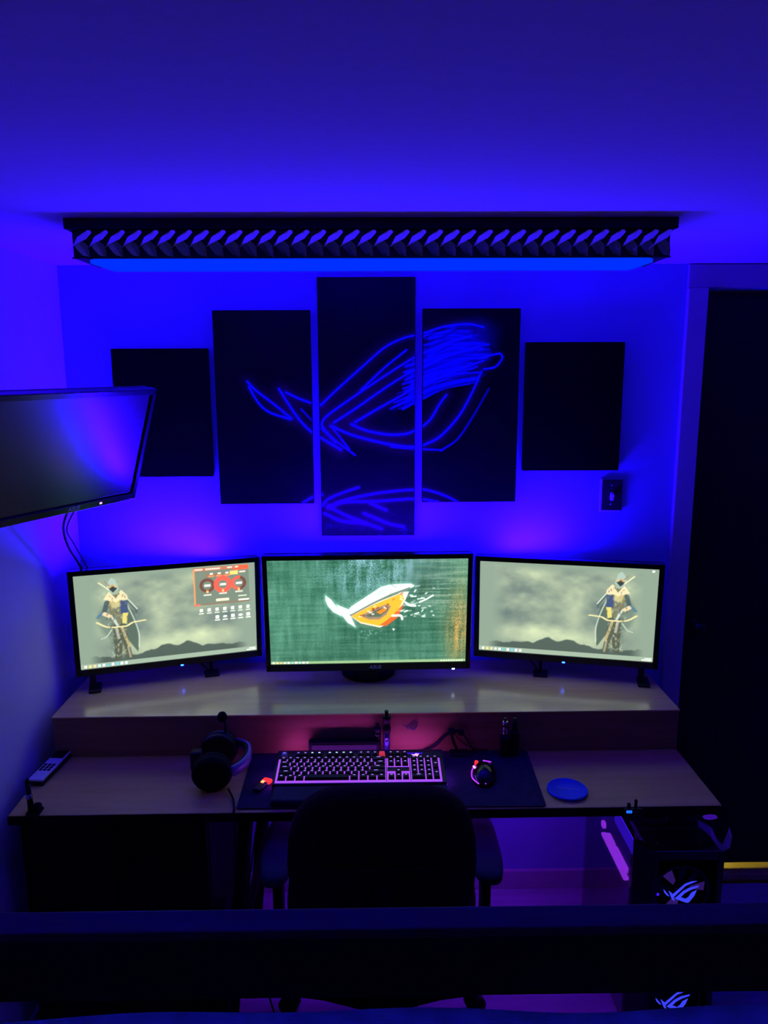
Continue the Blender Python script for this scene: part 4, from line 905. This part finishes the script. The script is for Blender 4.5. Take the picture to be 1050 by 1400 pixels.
boxb('light_bar', (-0.094, 0.150, 0.392), (-0.080, 0.365, 0.400), M['glow_magbar'], gp); boxb('light_bar', (-0.088, 0.17, 0.4005), (-0.075, 0.27, 0.416), M['glow_magbar'], gp); boxb('light_bar', (-0.088, 0.285, 0.4005), (-0.075, 0.34, 0.414), M['glow_magbar'], gp); boxb('light_bar', (-0.088, 0.372, 0.408), (-0.078, 0.39, 0.425), M['glow_magbar'], gp)
boxb('cooler_block', (-0.02, 0.17, 0.43), (pw-0.031, 0.29, 0.52), M['metal'], t, 0.006); 
for i in range(4): boxb('memory_stick', (pw-0.075, 0.115+i*0.009, 0.43), (pw-0.031, 0.119+i*0.009, 0.555), M['silver'], t)
boxb('radiator', (-pw+0.03, 0.055, 0.16), (-pw+0.055, 0.085, 0.53), M['silver'], t)
tube('coolant_hose', spline([(0.0, 0.20, 0.50), (-0.05, 0.16, 0.545), (-0.07, 0.11, 0.52), (-0.072, 0.08, 0.46)]), 0.007, M['rubber'], t)
lathe('pump_light', [(0.012, 0), (0.012, 0.003), (0.006, 0.004)], (-0.021, 0.24, 0.475), M['glow_purple'], t, 20, RY(-PI/2))
bm = bmesh.new()
for i in range(2): bm_box(bm, (-0.088, 0.20+0.10*i, 0.19-0.05*i), (0.006, 0.012, 0.010))
obj('status_light', bm, M['glow_blue'], t)
boxb('interior_led', (-0.03, 0.10, PH-0.022), (-0.02, 0.40, PH-0.0165), emat('case interior led', (0.25, 0.04, 1.0), 60.0), t)
# cable over the tower top
tag(tube('cable', spline([(0.715, 1.99, 0.605), (0.722, 1.93, 0.604), (0.735, 1.87, 0.604), (0.765, 1.84, 0.604), (0.80, 1.87, 0.604), (0.80, 1.97, 0.604)]), 0.0035, M['rubber']), 'black cable lying across the top of the computer tower', 'cable')
# crumpled clear plastic piece at the tower corner
bm = bmesh.new(); path = [(0.850, 1.80, 0.640), (0.875, 1.785, 0.628), (0.893, 1.770, 0.600), (0.902, 1.760, 0.594), (0.914, 1.758, 0.615), (0.922, 1.765, 0.640)]; rows = []
for i, p in enumerate(path):
    wd = [0.012, 0.022, 0.020, 0.012, 0.026, 0.020][i]; dx = 0.006*math.sin(i*2.1)
    rows.append([bm.verts.new((p[0]+a*0.3+dx*k_, p[1]+a, p[2]+b_)) for a, b_, k_ in ((-wd, -0.004, 0), (0, 0.003, 1), (wd, -0.003, 0), (wd, -0.0045, 0), (0, 0.0015, 1), (-wd, -0.0055, 0))])
for A, B in zip(rows[:-1], rows[1:]):
    for k in range(6): bm.faces.new((A[k], A[(k+1)%6], B[(k+1)%6], B[k]))
bm.faces.new(rows[0]); bm.faces.new(rows[-1][::-1])
tag(obj('plastic_wrap', bm, M['clear']), 'crumpled clear plastic piece on the front corner of the computer tower', 'plastic')

# ================================================================== OFFICE CHAIR
cx = 0.012; cy = 1.50
t = thing('office_chair', 'dark red fabric office chair pulled up to the desk', 'chair', (cx, cy+0.22, 0))
def rounded(wd, z0, z1, y0, th, curve, nexp=3.2, n=44):
    # padded backrest: superellipse outline, two curved faces with a soft edge
    bm = bmesh.new(); loops = []
    prof = [(-0.5, 0.80), (-0.45, 0.93), (-0.25, 1.0), (0.25, 1.0), (0.45, 0.93), (0.5, 0.80)]
    def ring(sc, dy):
        vs = []
        for k in range(n):
            a = 2*PI*k/n; c, s = math.cos(a), math.sin(a)
            x = math.copysign(abs(c)**(2/nexp), c); z = math.copysign(abs(s)**(2/nexp), s)
            wz = 1.0-0.10*max(0, z)**2-0.05*max(0, -z)
            X = x*wd/2*wz*sc; Z = (z0+z1)/2+z*(z1-z0)/2*sc
            vs.append(bm.verts.new((X, y0+dy*th-curve*(X/(wd/2))**2*-1, Z)))
        return vs
    loops = [ring(0.5, prof[0][0]*1.12)]+[ring(s, d) for d, s in prof]+[ring(0.5, prof[-1][0]*1.12)]
    for A, B in zip(loops[:-1], loops[1:]):
        for k in range(n): f = bm.faces.new((A[k], A[(k+1)%n], B[(k+1)%n], B[k])); f.smooth = True
    bm.faces.new(loops[0][::-1]); bm.faces.new(loops[-1])
    return bm
by = -0.22
obj('backrest', rounded(0.425, 0.535, 0.927, by, 0.065, 0.035), M['chair'], t)
bm = bmesh.new(); bm_box(bm, (0, by-0.040, 0.66), (0.26, 0.012, 0.20), 0.005); obj('back_shell', bm, M['matte'], t)
tube('back_bracket', [(0, by-0.052, 0.72), (0, by-0.058, 0.52), (0, by+0.02, 0.430), (0, by+0.20, 0.425)], 0.018, M['matte'], t, 8)
bm = rounded(0.49, -0.24, 0.24, 0, 0.075, 0.0, 4.0); bmesh.ops.rotate(bm, cent=(0,0,0), matrix=Matrix.Rotation(PI/2, 3, 'X'), verts=bm.verts)
bmesh.ops.translate(bm, vec=(0, by+0.30, 0.475), verts=bm.verts); obj('seat', bm, M['chair'], t)
for s in (-1, 1):
    bm = rounded(0.078, -0.135, 0.135, 0, 0.03, 0.0, 3.5); bmesh.ops.rotate(bm, cent=(0,0,0), matrix=Matrix.Rotation(PI/2, 3, 'X'), verts=bm.verts)
    bmesh.ops.translate(bm, vec=(s*0.252, by+0.185, 0.655), verts=bm.verts); obj('armrest_pad', bm, M['armpad'], t)
    bm = bmesh.new(); bm_box(bm, (s*0.250, by+0.13, 0.55), (0.022, 0.055, 0.18), 0.005); bm_box(bm, (s*0.225, by+0.16, 0.435), (0.10, 0.06, 0.014), 0.004); bm_box(bm, (s*0.250, by+0.14, 0.452), (0.022, 0.055, 0.040), 0.004)
    obj('armrest_post', bm, M['matte'], t)
boxb('tilt_mechanism', (-0.075, by+0.17, 0.375), (0.075, by+0.40, 0.434), M['matte'], t, 0.006)
tube('lever', [(0.075, by+0.20, 0.400), (0.15, by+0.18, 0.385)], 0.007, M['matte'], t); box('lever_knob', (0.168, by+0.176, 0.383), (0.036, 0.022, 0.016), M['matte'], t, 0.005)
lathe('gas_cylinder', [(0.032, 0.085), (0.032, 0.25), (0.016, 0.252), (0.016, 0.376)], (0, by+0.29, 0), M['matte'], t, 20)
for k in range(5):
    a = 2*PI*k/5+0.3; e = (0.28*math.cos(a), by+0.29+0.28*math.sin(a))
    tube('base_leg', [(0, by+0.29, 0.105), (e[0]*0.6, by+0.29+0.17*math.sin(a), 0.095), (e[0], e[1], 0.072)], [0.026, 0.022, 0.017], M['matte'], t, 8)
    bm = bmesh.new()
    for s in (-1, 1): bm_lathe(bm, [(0.012, -0.009), (0.027, -0.007), (0.027, 0.007), (0.012, 0.009)], (e[0]+s*0.013*math.sin(a), e[1]-s*0.013*math.cos(a), 0.0275), 18, RZ(a-PI/2) @ RY(PI/2))
    bm_tube(bm, [(e[0], e[1], 0.03), (e[0], e[1], 0.075)], 0.007, 8); obj('caster', bm, M['rubber'], t)

# ================================================================== BUNK BED, CAMERA SIDE
t = thing('bunk_bed', 'black wooden bunk bed with a guard rail across the foreground', 'bed', (0.05, -0.05, 0))
BX0, BX1, BY0, BY1 = -0.985, 1.0, -0.80, 0.752
for x in (BX0, BX1-0.06):
    for y in (BY0, BY1-0.06): boxb('post', (x, y, 0), (x+0.06, y+0.06, 1.30), M['bedwood'], t, 0.004)
ry0, ry1 = BY1-0.024, BY1
boxb('guard_rail', (BX0+0.061, BY1-0.022, 1.176), (BX1-0.061, BY1-0.001, 1.252), M['bedwood'], t, 0.002)
boxb('rail_cap', (BX0+0.061, BY1-0.030, 1.2523), (BX1-0.061, BY1+0.003, 1.263), M['bedwood_lit'], t, 0.002)
boxb('side_rail', (BX0+0.061, BY1-0.12, 1.02), (BX1-0.061, BY1-0.095, 1.10), M['bedwood'], t, 0.002)
boxb('side_rail', (BX0+0.061, BY0+0.01, 1.02), (BX1-0.061, BY0+0.035, 1.12), M['bedwood'], t, 0.002)
for x in (BX0+0.01, BX1-0.04): boxb('end_rail', (x, BY0+0.061, 1.02), (x+0.03, BY1-0.061, 1.12), M['bedwood'], t, 0.002)
for i in range(11): boxb('slat', (BX0+0.10+i*0.165, BY0+0.04, 1.03), (BX0+0.17+i*0.165, BY1-0.125, 1.045), M['bedwood'], t)
tag(boxb('mattress', (-0.875, -0.80, 1.0465), (0.985, 0.605, 1.205), M['mattress'], None, 0.03, 3), 'mattress of the bunk bed under the blue blanket', 'mattress')
# blanket
bm = bmesh.new(); NX, NY = 90, 40; vv = []
def bz(x, y):
    z = 1.226+0.003*math.sin(7*x+3*y)+0.002*math.sin(17*x-9*y+1)+0.007*math.exp(-((x+0.24)/0.13)**2)*(0.5+y)
    return z+0.004*math.exp(-((x-0.36)/0.12)**2)*(0.5+y)
for j in range(NY+1):
    vv.append([])
    for i in range(NX+1):
        x = -0.88+1.87*i/NX; ye = 0.612+0.004*math.sin(5.2*x+1.0)+0.002*math.sin(23*x)
        y = -0.80+(ye+0.80)*(j/NY)**0.7; dz = -0.006 if j == NY else 0
        vv[-1].append(bm.verts.new((x, y, bz(x, y)+dz)))
for j in range(NY):
    for i in range(NX): f = bm.faces.new((vv[j][i], vv[j][i+1], vv[j+1][i+1], vv[j+1][i])); f.smooth = True
bmesh.ops.solidify(bm, geom=bm.faces[:], thickness=0.006)
tag(obj('blanket', bm, M['blanket']), 'blue fleece blanket spread over the bunk bed in the foreground', 'blanket')
